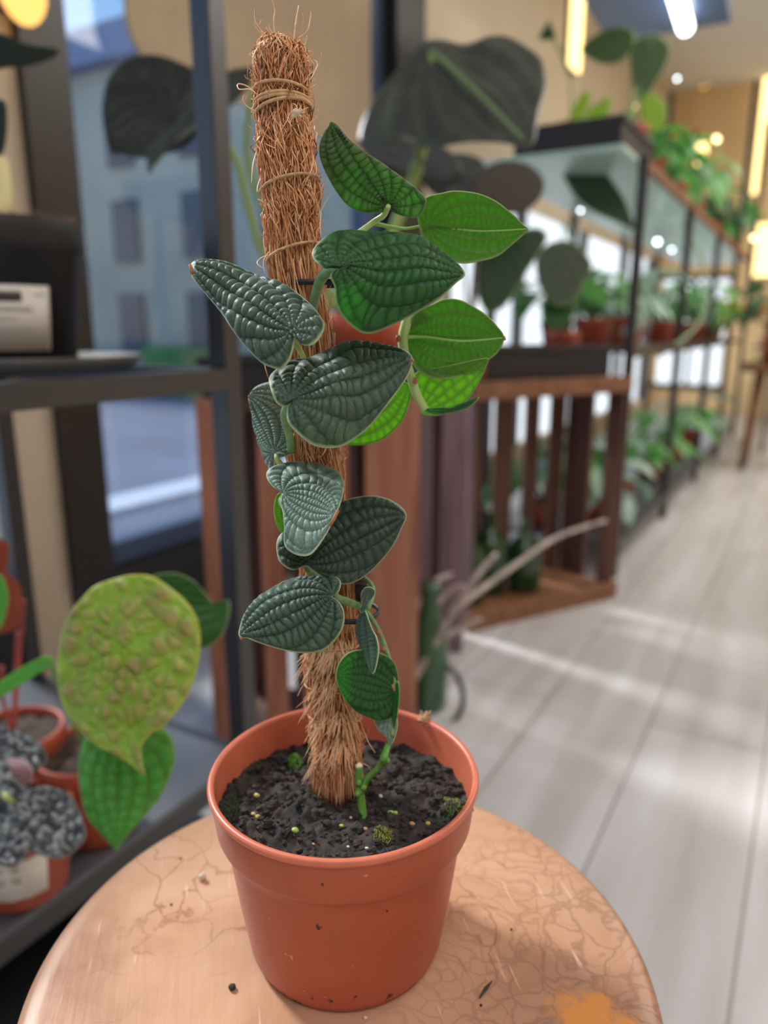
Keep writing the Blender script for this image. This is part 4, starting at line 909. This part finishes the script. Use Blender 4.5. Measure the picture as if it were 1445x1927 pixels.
# pot
def pot_material():
    m = mat('pot_plastic', (.42, .088, .042), .40, spec=.45, noise_s=22, noise_amt=.10); t = m.node_tree; L = t.links; b = t.nodes['Principled BSDF']
    src = b.inputs['Base Color'].links[0].from_socket
    g = t.nodes.new('ShaderNodeTexCoord'); n = t.nodes.new('ShaderNodeTexNoise'); n.inputs['Scale'].default_value = 230; n.inputs['Detail'].default_value = 3; L.new(g.outputs['Object'], n.inputs['Vector'])
    r = t.nodes.new('ShaderNodeValToRGB'); r.color_ramp.elements[0].position = .70; r.color_ramp.elements[1].position = .76; L.new(n.outputs['Fac'], r.inputs[0])
    x = t.nodes.new('ShaderNodeMix'); x.data_type = 'RGBA'; L.new(r.outputs[0], x.inputs[0]); L.new(src, x.inputs[6]); x.inputs[7].default_value = (.62, .30, .18, 1)
    # dark soil splashes near the foot
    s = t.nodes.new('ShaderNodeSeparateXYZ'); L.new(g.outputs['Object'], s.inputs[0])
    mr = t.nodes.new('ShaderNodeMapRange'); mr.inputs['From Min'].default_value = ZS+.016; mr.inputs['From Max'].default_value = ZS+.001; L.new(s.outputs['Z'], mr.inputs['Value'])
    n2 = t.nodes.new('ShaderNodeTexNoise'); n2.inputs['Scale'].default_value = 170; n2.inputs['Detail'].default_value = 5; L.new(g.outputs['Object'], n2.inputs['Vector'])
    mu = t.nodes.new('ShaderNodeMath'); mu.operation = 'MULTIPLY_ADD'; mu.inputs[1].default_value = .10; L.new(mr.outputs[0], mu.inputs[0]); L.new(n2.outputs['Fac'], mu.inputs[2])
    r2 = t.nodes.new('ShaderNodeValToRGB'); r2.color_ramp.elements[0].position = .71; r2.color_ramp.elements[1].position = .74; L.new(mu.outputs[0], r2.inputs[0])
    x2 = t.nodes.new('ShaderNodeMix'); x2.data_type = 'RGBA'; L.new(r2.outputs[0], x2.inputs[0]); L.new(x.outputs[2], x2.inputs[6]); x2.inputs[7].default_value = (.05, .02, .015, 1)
    L.new(x2.outputs[2], b.inputs['Base Color']); return m
POTM = pot_material()
mb = MB(); hh = PH
mb.lathe(PC, [(0, .003), (.030, .003), (.034, .0), (.0415, .0), (.0435, .0012), (.0450, .005), (.0490, .030), (.0527, .0585), (.0532, .0615), (.0546, .0640), (.0562, .0655), (.0572, .068), (.0588, .082), (.0590, .0845), (.0590, .0850)], 128)
pot = mb.obj('pot', POTM, mp_)
mb = MB(); mb.lathe(PC, [(.0588, .0845), (.0600, .0852), (.0603, .0866), (.0598, .0878), (.0586, .0882), (.0574, .0876), (.0570, .0862), (.0560, .074), (.0545, .066), (.0510, .0585), (.047, .02)], 128)
mb.obj('rim', M['rim'], pot)
# soil
def soil_material():
    m, t, b = new_mat('potting_soil'); L = t.links; g = t.nodes.new('ShaderNodeTexCoord')
    n = t.nodes.new('ShaderNodeTexNoise'); n.inputs['Scale'].default_value = 160; n.inputs['Detail'].default_value = 8; L.new(g.outputs['Object'], n.inputs['Vector'])
    r = t.nodes.new('ShaderNodeValToRGB'); e = r.color_ramp.elements; e[0].position = .35; e[0].color = (.004, .003, .0025, 1); e[1].position = .78; e[1].color = (.050, .032, .025, 1)
    L.new(n.outputs['Fac'], r.inputs[0])
    n2 = t.nodes.new('ShaderNodeTexNoise'); n2.inputs['Scale'].default_value = 50; n2.inputs['Detail'].default_value = 5; L.new(g.outputs['Object'], n2.inputs['Vector'])
    r2 = t.nodes.new('ShaderNodeValToRGB'); r2.color_ramp.elements[0].position = .60; r2.color_ramp.elements[1].position = .72; L.new(n2.outputs['Fac'], r2.inputs[0])
    mu = t.nodes.new('ShaderNodeMath'); mu.operation = 'MULTIPLY'; mu.inputs[1].default_value = .5; L.new(r2.outputs[0], mu.inputs[0])
    x = t.nodes.new('ShaderNodeMix'); x.data_type = 'RGBA'; L.new(mu.outputs[0], x.inputs[0]); L.new(r.outputs[0], x.inputs[6]); x.inputs[7].default_value = (.035, .055, .015, 1)
    L.new(x.outputs[2], b.inputs['Base Color']); b.inputs['Roughness'].default_value = .85
    bm = t.nodes.new('ShaderNodeBump'); bm.inputs['Strength'].default_value = .9; bm.inputs['Distance'].default_value = .0012; L.new(n.outputs['Fac'], bm.inputs['Height']); L.new(bm.outputs[0], b.inputs['Normal'])
    return m
SM = soil_material()
cd = flat(1, 0, 0)
def soil_z(x, y):
    q = Vector((x-PC.x, y-PC.y, 0)); f = q.x*cd.x+q.y*cd.y; r = q.length/.057
    n = noise.fractal(Vector((x*120, y*120, 1)), 1, 2, 4)*.0026 + abs(noise.noise(Vector((x*55, y*55, 7))))*.006
    return PC.z + .0725 - f*.045 + n + max(0, (r-.85))*(-.004)
mb = MB(); rings = []
for i in range(0, 71):
    r = .0555*i/70
    rings.append([Vector((PC.x+r*math.cos(2*math.pi*k/220), PC.y+r*math.sin(2*math.pi*k/220), 0)) for k in range(220)])
for R_ in rings:
    for p in R_: p.z = soil_z(p.x, p.y)
mb.quadstrip(rings); soil = mb.obj('soil', SM, mp_)
mb = MB(); rd = random.Random(4)
for k in range(900):
    a = rd.uniform(0, 2*math.pi); r = .0545*math.sqrt(rd.random()); x = PC.x+r*math.cos(a); y = PC.y+r*math.sin(a)
    s = rd.choice((.0006, .0008, .0011, .0015, .0021)); mb.ball((x, y, soil_z(x, y)+s*.2), s, 0, 6, 4, (rd.uniform(.7, 1.3), rd.uniform(.7, 1.3), rd.uniform(.5, 1)), .3)
o = mb.obj('soil_crumbs', SM, soil, smooth=False); o['kind'] = 'stuff'
# pale grit, moss
def on_soil(px, py):
    z = PC.z+.078; 
    for _ in range(6):
        p = onz(px, py, z); z = soil_z(p.x, p.y)
    return onz(px, py, z)
grit = [(483, 1500, .0013, 'y'), (477, 1534, .0010, 'y'), (486, 1540, .0012, 'y'), (555, 1566, .0014, 'g'), (716, 1500, .0009, 'w'), (688, 1563, .0011, 'b'), (775, 1553, .0011, 'b'), (735, 1532, .0012, 'g'), (744, 1532, .001, 'g'), (643, 1556, .0009, 'g'), (805, 1552, .001, 'y'), (630, 1570, .0006, 'w'), (660, 1540, .0006, 'w'), (690, 1598, .0007, 'w'), (655, 1595, .0006, 'w'), (545, 1380, .001, 'y'), (452, 1430, .001, 'y'), (763, 1540, .0006, 'w'), (700, 1545, .0006, 'w'), (590, 1590, .0006, 'b')]
GM = {'y': mat('grit_yellow', (.5, .36, .10), .6), 'g': mat('sprout_green', (.30, .45, .08), .5), 'w': mat('grit_white', (.6, .55, .48), .6), 'b': mat('grit_brown', (.42, .22, .12), .6)}
for px, py, s, c in grit:
    p = on_soil(px, py); mb = MB(); mb.ball(p+Vector((0, 0, s*.6)), s, 0, 10, 7, (1.2, .9, .8), .15); mb.obj('grit', GM[c], soil)
def moss(px, py, R_, m, n=160, hgt=.003):
    p = on_soil(px, py); mb = MB(); rd = random.Random(int(px))
    for k in range(n):
        a = rd.uniform(0, 6.283); r = R_*math.sqrt(rd.random()); x = p.x+r*math.cos(a); y = p.y+r*math.sin(a); z = soil_z(x, y)
        h = hgt*(1-.6*r/R_)*rd.uniform(.5, 1.1)
        mb.tube([(x, y, z-.0005), (x+rd.uniform(-.0008, .0008), y+rd.uniform(-.0008, .0008), z+h)], [.0003, .0001], 3)
    o = mb.obj('moss', m, soil); o['kind'] = 'stuff'
MO = mat('moss_bright', (.16, .38, .04), .7); MY = mat('moss_olive', (.24, .28, .05), .7); MD = mat('moss_dark', (.05, .10, .03), .8)
moss(556, 1437, .0042, MO); moss(720, 1568, .0045, MY, 170, .0022); moss(860, 1510, .008, MY, 260, .002); moss(440, 1520, .008, MD, 260, .0022); moss(455, 1440, .009, MD, 200, .0025); moss(500, 1400, .006, MD, 140, .003); moss(850, 1535, .005, MD, 120, .003)

# coir pole
PP = [(637, 1500, 34), (636, 1460, 38), (634, 1400, 44), (628, 1330, 43), (624, 1270, 47), (622, 1200, 47), (619, 1120, 46), (608, 1000, 45), (597, 900, 45), (590, 840, 45), (580, 720, 44), (571, 600, 44), (556, 500, 46), (550, 430, 46), (549, 386, 50), (545, 345, 51), (539, 290, 54), (535, 250, 51), (533, 205, 47), (530, 175, 47), (529, 130, 51), (529, 100, 46), (529, 82, 34), (530, 76, 14)]
def zpole(py): return .341-(1480-py)/1400*.054
def pole_at(py):
    for i in range(len(PP)-1):
        a, b = PP[i], PP[i+1]
        if b[1] <= py <= a[1]:
            t = (py-a[1])/(b[1]-a[1]); return a[0]+(b[0]-a[0])*t, a[2]+(b[2]-a[2])*t
    return PP[0][0], PP[0][2]
PS = [at(x, y, zpole(y)) for x, y, w in PP]; PR = [w*zpole(y)/FP*.92 for x, y, w in PP]
pole = thing('moss_pole', tuple(PS[0]), '', ''); del pole['label']; del pole['category']
pole.parent = mp_; pole.matrix_parent_inverse = world_of(mp_).inverted()
mb = MB(); mb.tube(PS, PR, 28, smooth=4); mb.obj('coir_core', mat('coir_core', (.30, .115, .045), .9, noise_s=500, noise_amt=.5, bump=1, bump_s=700), pole)
# stem path of pole in 3-D, parametrised 0..1
SPL, SRR = spline3(PS, PR, 8)
def pole_pt(u):
    k = u*(len(SPL)-1); i = min(int(k), len(SPL)-2); t = k-i
    return SPL[i].lerp(SPL[i+1], t), SRR[i]*(1-t)+SRR[i+1]*t, (SPL[i+1]-SPL[i]).normalized()
def surf(u, a, off):
    u = max(0, min(1, u)); c, r, tg = pole_pt(u); s = tg.cross(Vector((0, 1, 0))).normalized(); w = s.cross(tg)
    return c+(s*math.cos(a)+w*math.sin(a))*(r+off)
rd = random.Random(12)
CM = [mat('coir_tan', (.82, .40, .18), .55), mat('coir_rust', (.62, .25, .10), .6), mat('coir_blond', (.95, .62, .36), .5), mat('coir_brown', (.34, .15, .07), .7)]
mb = MB()
for k in range(5200):
    u = rd.random()*.985; a = rd.uniform(0, 2*math.pi); ln = rd.uniform(.02, .085); ta = rd.gauss(0, .28)
    base = rd.uniform(-.0006, .0006); loose = rd.random() < .30; big = rd.random() < .05
    pts = []; n = 6; lo = rd.uniform(.0004, .0018); cu = rd.uniform(.02, .14)
    for i in range(n+1):
        s = i/n; off = base+math.sin(math.pi*s)*.0006
        if loose: off += lo*math.sin(math.pi*s)
        if big: off += .005*s*s*rd.uniform(.3, 1)
        pts.append(surf(u+ln*s, a+ta*s+cu*math.sin(s*4+k), off))
    mb.tube(pts, [.00016]+[rd.uniform(.00019, .00034)]*(n-1)+[.00008], 3, mi=rd.choice((0, 0, 0, 1, 1, 2, 3)))
o = mb.obj('coir_fibres', CM, pole); o['kind'] = 'stuff'
mb = MB()    # wild strands, traced
for l in ([(517, 75), (515, 40), (517, 20), (512, 0)], [(553, 75), (556, 45), (562, 10)], [(560, 72), (578, 58), (584, 35), (585, 22)], [(500, 80), (492, 62), (490, 52)], [(570, 98), (575, 80), (578, 72)],
          [(482, 175), (465, 162), (448, 158), (450, 168), (470, 168), (484, 178)], [(484, 212), (465, 200), (457, 188), (459, 178)], [(582, 120), (592, 114), (597, 122), (590, 138), (582, 152)],
          [(483, 285), (476, 310), (473, 345)], [(492, 330), (485, 350), (484, 362)], [(505, 480), (490, 486), (484, 496), (495, 505)], [(510, 470), (496, 490), (498, 515)], [(604, 400), (602, 425), (604, 440)],
          [(592, 300), (596, 318), (592, 330)], [(590, 255), (596, 250), (594, 268)], [(600, 405), (613, 380), (622, 365)], [(596, 1225), (575, 1250), (548, 1298)], [(590, 1265), (570, 1290), (560, 1310)], [(585, 1300), (574, 1320), (576, 1345)],
          [(590, 1340), (580, 1375), (590, 1400)], [(672, 1340), (690, 1390), (706, 1417)], [(630, 850), (642, 900), (636, 940)], [(610, 560), (622, 585), (618, 610)], [(497, 680), (500, 695), (505, 712)], [(600, 1400), (594, 1440), (600, 1460)], [(655, 1300), (672, 1330), (668, 1370)]):
    z = zpole(l[0][1])-.004; mb.tube([at(x, y, z-.002*i) for i, (x, y) in enumerate(l)], [.00022]*(len(l)-1)+[.0001], 4, smooth=5, mi=0)
for k in range(260):
    u = rd.random(); a = rd.uniform(0, 2*math.pi); p = surf(u, a, 0); c, r, tg = pole_pt(min(u, 1)); d = (p-c).normalized()
    L_ = rd.uniform(.003, .010); q = p+d*L_*rd.uniform(.3, .8)+tg*L_*rd.choice((-1, 1))*rd.uniform(.3, 1); mid = (p+q)/2+d*L_*.25
    mb.tube([p, mid, q], [.00018, .00014, .00007], 3, smooth=3, mi=1 if rd.random() < .5 else 0)
# frayed tufts on the lower pole, hanging out to the left
for k in range(420):
    py = rd.choice((1215, 1285, 1345, 1400))+rd.uniform(-12, 12); cx, hw = pole_at(py); s = rd.uniform(-1.0, 1.0); x = cx+hw*s*.95
    z = zpole(py)-.0105*math.sqrt(max(0, 1-s*s))-.0006
    ln = rd.uniform(25, 80); dx = -rd.uniform(0, 30)*(1 if s < .3 else -.6)
    mb.tube([at(x, py, z), at(x+dx*.3, py+ln*.5, z-.0015), at(x+dx, py+ln, z+.001)], [.0003, .00028, .0001], 3, smooth=3, mi=rd.choice((0, 1, 0, 2)))
# a skirt spreading at the soil
for k in range(220):
    a = rd.uniform(0, 6.283); p = surf(.05+rd.random()*.04, a, .0003); q = surf(.015, a, rd.uniform(.001, .005)); q.z = soil_z(q.x, q.y)+.0005
    mb.tube([p, (p+q)/2+Vector((0, 0, .001)), q], [.0003, .0003, .0001], 3, smooth=2, mi=rd.choice((0, 1, 3)))
o = mb.obj('loose_fibres', [CM[2], CM[0], CM[2], CM[3]], pole); o['kind'] = 'stuff'
# twine windings
def winding(pys, tilt, r=.00055, name='twine', m=None):
    mb = MB()
    for py in pys:
        pts = []
        for k in range(33):
            a = 2*math.pi*k/32; cx, hw = pole_at(py); zc = zpole(py); rr = hw*zc/FP*.99+.0014
            yy = py+tilt*math.cos(a)+10*(-math.sin(a)); c = at(pole_at(yy)[0], yy, zpole(yy)); pts.append(c+Rt*(rr*math.cos(a))+flat(1, 0, 0)*(-rr*math.sin(a)) if False else c+Rt*(rr*math.cos(a))-flat(1, 0, 0)*(rr*math.sin(a)))
        mb.tube(pts, r, 6)
    return mb.obj(name, m or M['twine'], pole)
winding([178], 2, .0006); winding([198, 204], -3, .0007); winding([212], -10, .0007); winding([352], -14, .0006); winding([478], -16, .0006); winding([1290, 1348], 4, .00045); winding([1212], 2, .0004)
mb = MB(); c = at(558, 212, zpole(212)-.0138); mb.ball(c, .0016, 0, 10, 7, (1.5, 1, .8), .3); mb.tube([c, at(548, 222, zpole(212)-.0125)], [.0012, .0006], 6)
for k in range(14): mb.tube([c, c+Vector((rd.uniform(-.001, .003), -.001, rd.uniform(-.002, .002)))+Rt*rd.uniform(0, .003)], [.0004, .0002], 3)
mb.obj('twine_knot', M['raw_end'], pole)

# leaves ------------------------------------------------------------
Q = {}
Q['old'] = leaf_mat('quilted_dark', (.010, .042, .012), (.088, .125, .098), (.12, .60, .02), .26, edge=(.58, .70, .42), sheen=.35)
Q['deep'] = leaf_mat('quilted_deep', (.007, .022, .008), (.040, .066, .046), (.09, .40, .02), .18, edge=(.46, .56, .32), sheen=.3)
Q['grn'] = leaf_mat('quilted_green', (.006, .04, .006), (.040, .10, .040), (.14, .85, .01), .40, edge=(.45, .62, .28), sheen=.25)
Q['silver'] = leaf_mat('quilted_silver', (.06, .14, .08), (.22, .31, .26), (.15, .55, .05), .22, edge=(.75, .85, .60), sheen=.5)
Q['brt'] = leaf_mat('underside_bright', (.16, .30, .05), (.055, .17, .018), (.24, .62, .02), .46, edge=(.42, .60, .2), sheen=.2)
Q['lim'] = leaf_mat('underside_lime', (.20, .38, .06), (.12, .30, .03), (.42, .85, .03), .52, edge=(.45, .65, .2), sheen=.2)
Q['olv'] = leaf_mat('quilted_olive', (.03, .045, .015), (.11, .105, .07), (.22, .95, .01), .36, edge=(.34, .34, .2), sheen=.4)
L1 = [(622, 229), (634, 237), (657, 262), (693, 289), (723, 308), (753, 332), (785, 359), (800, 377), (799, 391), (788, 408), (770, 410), (747, 402), (732, 391), (723, 398), (705, 401), (675, 398), (651, 383), (625, 350), (608, 311), (602, 278), (608, 252), (617, 238)]
L2 = [(800, 371), (827, 363), (854, 358), (895, 363), (931, 378), (964, 403), (985, 423), (994, 431), (985, 442), (967, 457), (937, 479), (907, 488), (869, 493), (835, 486), (805, 462), (790, 430), (786, 395)]
L3 = [(607, 505), (595, 487), (591, 469), (599, 448), (619, 427), (645, 409), (678, 400), (714, 398), (747, 399), (773, 411), (806, 430), (836, 454), (857, 475), (870, 499), (874, 519), (854, 537), (827, 561), (794, 579), (758, 592), (714, 602), (684, 600), (654, 585), (636, 564), (630, 540), (622, 526), (623, 516), (636, 508), (622, 504)]
L4 = [(358, 500), (369, 489), (398, 484), (427, 484), (460, 492), (491, 504.6), (524, 518), (553, 535.6), (576, 555), (594, 580), (603.6, 599.5), (604, 623), (596, 642), (584, 650), (569, 647), (558, 636), (553, 629), (552, 640), (545, 656), (534, 669), (520, 678), (505, 676), (483, 667), (460, 646), (437, 619), (414, 584), (388, 553), (365, 526), (359, 514), (362, 507)]
L5 = [(776, 677), (766, 660), (742, 643), (696, 630), (653, 626), (613, 629), (580, 643), (546, 655), (520, 676), (508, 703), (510, 733), (520, 756), (533, 763), (547, 755), (541, 769), (543, 792), (556, 807), (583, 819), (613, 822), (646, 816), (676, 799), (713, 773), (746, 736), (769, 703)]
L6 = [(812, 570), (832, 560), (859, 561), (885, 573), (915, 593), (935, 613), (949, 635), (938, 660), (918, 676), (885, 694), (852, 706), (815, 708), (786, 696), (772, 676), (764, 653), (766, 633), (772, 606), (779, 590), (796, 577)]
L7 = [(768, 722), (775, 738), (772, 753), (759, 789), (736, 816), (709, 832), (679, 838), (653, 837), (631, 831), (612, 822), (612, 800), (640, 760), (690, 725), (740, 712)]
L8 = [(789, 699), (845, 688), (900, 676), (919, 675), (915, 690), (905, 713), (885, 746), (872, 759), (845, 769), (829, 781), (809, 782), (792, 776), (786, 739), (779, 713)]
L9 = [(502, 702), (482, 722), (470, 746), (473, 780), (476, 834), (481, 864), (498, 891), (510, 880), (520, 864), (537, 858), (543, 849), (537, 829), (527, 795), (517, 762), (509, 730), (507, 706)]
L10 = [(533, 930), (515, 917), (502, 899), (503.5, 882), (520, 867), (544.6, 854), (574.5, 846), (604, 849), (627, 862), (640.5, 884), (644, 909), (642, 937), (634, 964), (619, 994), (599, 1016), (579.5, 1029), (559.6, 1029), (539.6, 1021), (530, 1009), (533, 984), (532, 961), (527, 942)]
L11 = [(767, 969), (756, 951), (731, 938), (694, 931), (664, 933), (639, 941), (600, 962), (562, 980), (535, 1000), (526, 1020), (527, 1051), (537, 1065), (552, 1072), (574, 1064), (590, 1075), (612, 1088), (642, 1096), (664, 1095), (689, 1083), (714, 1061), (739, 1029), (756, 994)]
L12 = [(452, 1200), (452, 1176), (457, 1150), (475, 1117), (499, 1089), (520, 1074), (541, 1066), (567, 1067), (593, 1074), (623, 1079), (637, 1087), (640, 1099), (635, 1113), (624, 1123), (635, 1130), (644, 1143), (646, 1160), (640, 1179), (626, 1195), (604, 1208), (581, 1215), (553, 1217), (522, 1215), (487, 1208), (466, 1202)]
L13 = [(688, 1150), (680, 1150), (672, 1168), (670, 1185), (673, 1202), (680, 1221), (692, 1247), (702, 1268), (710, 1245), (713, 1219), (709, 1200), (700, 1181)]
L13b = [(705, 1113), (697, 1105), (685, 1107), (679, 1120), (681, 1136), (676, 1150), (684, 1152), (689, 1138), (698, 1127)]
L14 = [(666, 1221), (652, 1228), (640, 1245), (633, 1270), (637, 1294), (652, 1320), (670, 1339), (694, 1350), (715, 1355), (736, 1346), (748, 1327), (752, 1299), (750, 1275), (746, 1256), (736, 1240), (713, 1228), (685, 1220)]
P_ = mp_
leaf(L1, (731, 386), (622, 229), .292, -.004, .010, Q['olv'], P_, seed=21, wave=.004, label='upright olive and bright green leaf at the top')
leaf(L2, (806, 425), (994, 431), .308, .002, .010, Q['brt'], P_, seed=22, amp=.0007, side=-1, cup=-.004)
leaf(L3, (640, 505), (874, 519), .272, .007, -.006, Q['grn'], P_, seed=23, cup=.010, wave=.004)
leaf(L4, (553, 627), (358, 500), .275, -.008, -.012, Q['old'], P_, seed=24, cup=.008, wave=.003, amp=.0020)
leaf(L5, (549, 753), (776, 677), .276, .006, -.012, Q['old'], P_, seed=25, cup=.010, wave=.004, amp=.0019)
leaf(L6, (766, 633), (949, 635), .316, .003, .010, Q['brt'], P_, seed=26, amp=.0008, side=-1, cup=-.004)
leaf(L7, (768, 722), (612, 815), .325, .0, .012, Q['lim'], P_, seed=27, amp=.0007, side=-1)
leaf(L8, (793, 774), (918, 675), .322, .0, .012, Q['lim'], P_, seed=28, amp=.0006, side=-1, ds=.6)
leaf([(800, 770), (830, 768), (860, 768), (885, 758), (902, 746), (896, 756), (880, 768), (850, 776), (815, 780)], (803, 773), (902, 747), .316, 0, 0, Q['grn'], P_, seed=29, amp=.0002, rings=10, seg=70)
leaf(L9, (520, 853), (470, 746), .312, -.016, -.006, Q['silver'], P_, seed=30, cup=.010, C=(506, 812), dq=.4, ds=.2)
leaf(L10, (535, 932), (632, 970), .288, -.004, -.018, Q['silver'], P_, seed=31, cup=.004, amp=.0012, ds=.24)
leaf([(521, 932), (532, 930), (540, 960), (540, 1000), (530, 1004), (520, 985), (516, 958)], (534, 1000), (526, 930), .300, 0, 0, Q['lim'], P_, seed=32, amp=.0003, rings=12, seg=60)
leaf(L11, (573, 1063), (767, 969), .302, .009, -.006, Q['deep'], P_, seed=33, cup=.006, wave=.004)
leaf(L12, (627, 1123), (452, 1200), .288, -.003, -.012, Q['old'], P_, seed=34, cup=.008, amp=.0021, wave=.003)
leaf(L13, (686, 1150), (702, 1268), .304, -.04, 0, Q['old'], P_, seed=35, amp=.0006, rings=16, seg=80, ds=.3)
leaf(L13b, (680, 1150), (700, 1108), .306, .01, 0, Q['old'], P_, seed=36, amp=.0004, rings=12, seg=60)
leaf(L14, (745, 1300), (634, 1271), .314, .012, .006, Q['grn'], P_, seed=37, amp=.0006, wave=.004)
leaf([(704, 1352), (722, 1344), (742, 1340), (748, 1362), (742, 1390), (734, 1402), (726, 1386), (712, 1374)], (736, 1345), (734, 1402), .322, 0, 0, Q['silver'], P_, seed=38, amp=.0004, rings=12, seg=60, label='small pale mottled leaf near the soil')
leaf([(742, 1290), (750, 1282), (752, 1310), (748, 1345), (742, 1372), (738, 1350), (740, 1318)], (744, 1370), (750, 1284), .320, -.02, 0, Q['grn'], P_, seed=39, amp=.0003, rings=10, seg=50)
# vine stem and petioles
def st_(l, r, m, name='stem', n=10, sm=6):
    mb = MB(); mb.tube([at(x, y, z) for x, y, z in l], r, n, smooth=sm); return mb.obj(name, m, P_)
SG = mat('vine_green', (.17, .30, .11), .5, noise_s=300, noise_amt=.25); SP_ = mat('vine_pale', (.42, .56, .20), .5); SPD = mat('vine_midrib', (.24, .42, .10), .5)
sb = on_soil(683, 1530)
mb = MB(); z3 = (sb-CP).dot(Fw)
mb.tube([sb-Vector((0, 0, .004)), at(679, 1502, z3+.001), at(675, 1470, z3+.002), at(675, 1442, z3+.002)], [.0019, .0019, .0017, .0016], 10, smooth=4)
mb.tube([at(678, 1494, z3+.001), at(690, 1468, z3+.001), at(712, 1445, z3-.002), at(722, 1425, z3-.004), at(732, 1395, .325), at(736, 1370, .322)], [.0017, .0016, .0015, .0017, .0012, .0011], 10, smooth=5)
for q in ((675, 1474), (684, 1482), (728, 1432), (722, 1428), (673, 1494)): mb.ball(at(q[0], q[1], z3), .0016, 0, 8, 6)
mb.obj('stem', mat('vine_base', (.10, .26, .04), .45, noise_s=200, noise_amt=.3), P_)
mb = MB(); mb.ball(at(675, 1441, z3+.002), .0016, 0, 8, 6, (1, 1, .7), .2); mb.obj('cut_end', M['raw_end'], P_)
st_([(738, 1385, .322), (742, 1340, .322), (744, 1300, .321), (738, 1262, .320), (726, 1222, .318), (714, 1190, .316), (700, 1165, .314), (686, 1148, .312), (665, 1136, .314), (640, 1128, .310), (628, 1122, .296)], [.0011]*5+[.0010]*3+[.0016, .0018, .0014], SG)
st_([(690, 1148, .312), (700, 1105, .322), (660, 1060, .328), (630, 960, .325), (630, 860, .318), (600, 760, .312), (588, 620, .300), (591, 570, .292), (598, 540, .288), (606, 522, .285), (620, 510, .279), (640, 506, .274)], [.0013]*6+[.0016, .0018, .0020, .0022, .0018, .0012], SG)
st_([(606, 520, .285), (650, 460, .298), (700, 420, .302), (722, 405, .298), (731, 388, .292)], [.0015, .0013, .0012, .0012, .0010], SP_)
st_([(700, 420, .302), (760, 430, .310), (806, 425, .308), (900, 435, .309), (990, 431, .306)], [.0010, .0006, .0005, .0004, .0002], SPD, 'petiole')
st_([(620, 515, .292), (700, 520, .305), (760, 560, .315), (768, 590, .312), (758, 635, .311), (762, 670, .311), (774, 712, .312), (785, 745, .313), (800, 770, .315)], [.0012, .0014, .0018, .0024, .0022, .0021, .0020, .0020, .0016], SP_)
st_([(758, 635, .310), (800, 634, .3135), (870, 642, .315), (945, 636, .315)], [.0010, .0006, .0005, .0002], SPD, 'petiole')
st_([(553, 628, .278), (556, 645, .284), (566, 662, .295), (575, 680, .302)], [.0010, .0011, .0012, .0013], SP_, 'petiole')
st_([(549, 752, .280), (541, 765, .284), (536, 785, .292), (545, 820, .300), (548, 850, .305)], [.0014, .0018, .0018, .0017, .0016], SG, 'petiole')
st_([(520, 853, .307), (522, 865, .305), (530, 875, .308)], [.0010, .0012, .0012], SP_, 'petiole')
st_([(535, 932, .290), (530, 945, .298), (540, 970, .306), (560, 1000, .312)], [.0012, .0014, .0014, .0014], SP_, 'petiole')
st_([(573, 1063, .300), (585, 1080, .306), (610, 1090, .312)], [.0010, .0012, .0012], SG, 'petiole')
for q in ((749, 637, .309), (781, 716, .309), (712, 1190, .315), (683, 1134, .309), (722, 1222, .317)):
    mb = MB(); mb.ball(at(*q), .0012, 0, 10, 7, (1, 1, 1.2), .1); mb.obj('node', M['brown_tip'], P_)
# brown leaf tips and blemishes
for l in ([(357, 498), (360, 508), (362, 516)], [(452, 1199), (456, 1203)], [(776, 676), (778, 681)], [(470, 744), (469, 750)], [(948, 633), (950, 640)], [(636, 960), (628, 978), (620, 990)], [(738, 1288), (742, 1300)]):
    z = {357: .2835, 452: .283, 776: .274, 470: .314, 948: .3155, 636: .272, 738: .312}[l[0][0]]
    mb = MB(); mb.tube([at(x, y, z) for x, y in l], .0006, 6); mb.obj('brown_tip', M['brown_tip'], P_)
# cable ties
mb = MB()
def tie(cx, cy, w, z, m=M['black_plastic']):
    mb = MB(); c = at(cx, cy, z); rr = .0118; pts_o = []
    for k in range(49):
        a = 2*math.pi*k/48; pts_o.append(c+Rt*((rr+w)*math.cos(a))-flat(1, 0, 0)*(rr*math.sin(a)))
    rings = []
    for p in pts_o:
        d = (p-c).normalized(); rings.append([p+Vector((0, 0, .0011)), p+d*.0009+Vector((0, 0, .0011)), p+d*.0009-Vector((0, 0, .0011)), p-Vector((0, 0, .0011))])
    mb.quadstrip(rings, True); mb.obj('cable_tie', m, P_)
tie(603, 534, .005, zpole(534)+.0)
tie(660, 1150, .0, zpole(1150)-.004)
mb = MB(); mb.box((0, 0, 0), (.006, .004, .008)); c = at(668, 1118, .317); mb.v = [tuple(c+Rt*p[0]+Vector((0, 0, p[2]-.004))+flat(1, 0, 0)*p[1]) for p in mb.v]; mb.obj('clip', M['black_plastic'], P_, bevel=.0012)
# coir scrap and fibres on the pot rim
mb = MB(); c = at(800, 1352, .375)
for k in range(40): mb.tube([c+Vector((rd.uniform(-.003, .003), rd.uniform(-.003, .003), 0)), c+Vector((rd.uniform(-.003, .003), rd.uniform(-.003, .003), rd.uniform(-.004, .004)))], .0004, 3)
mb.obj('coir_scrap', M['twine'], P_)
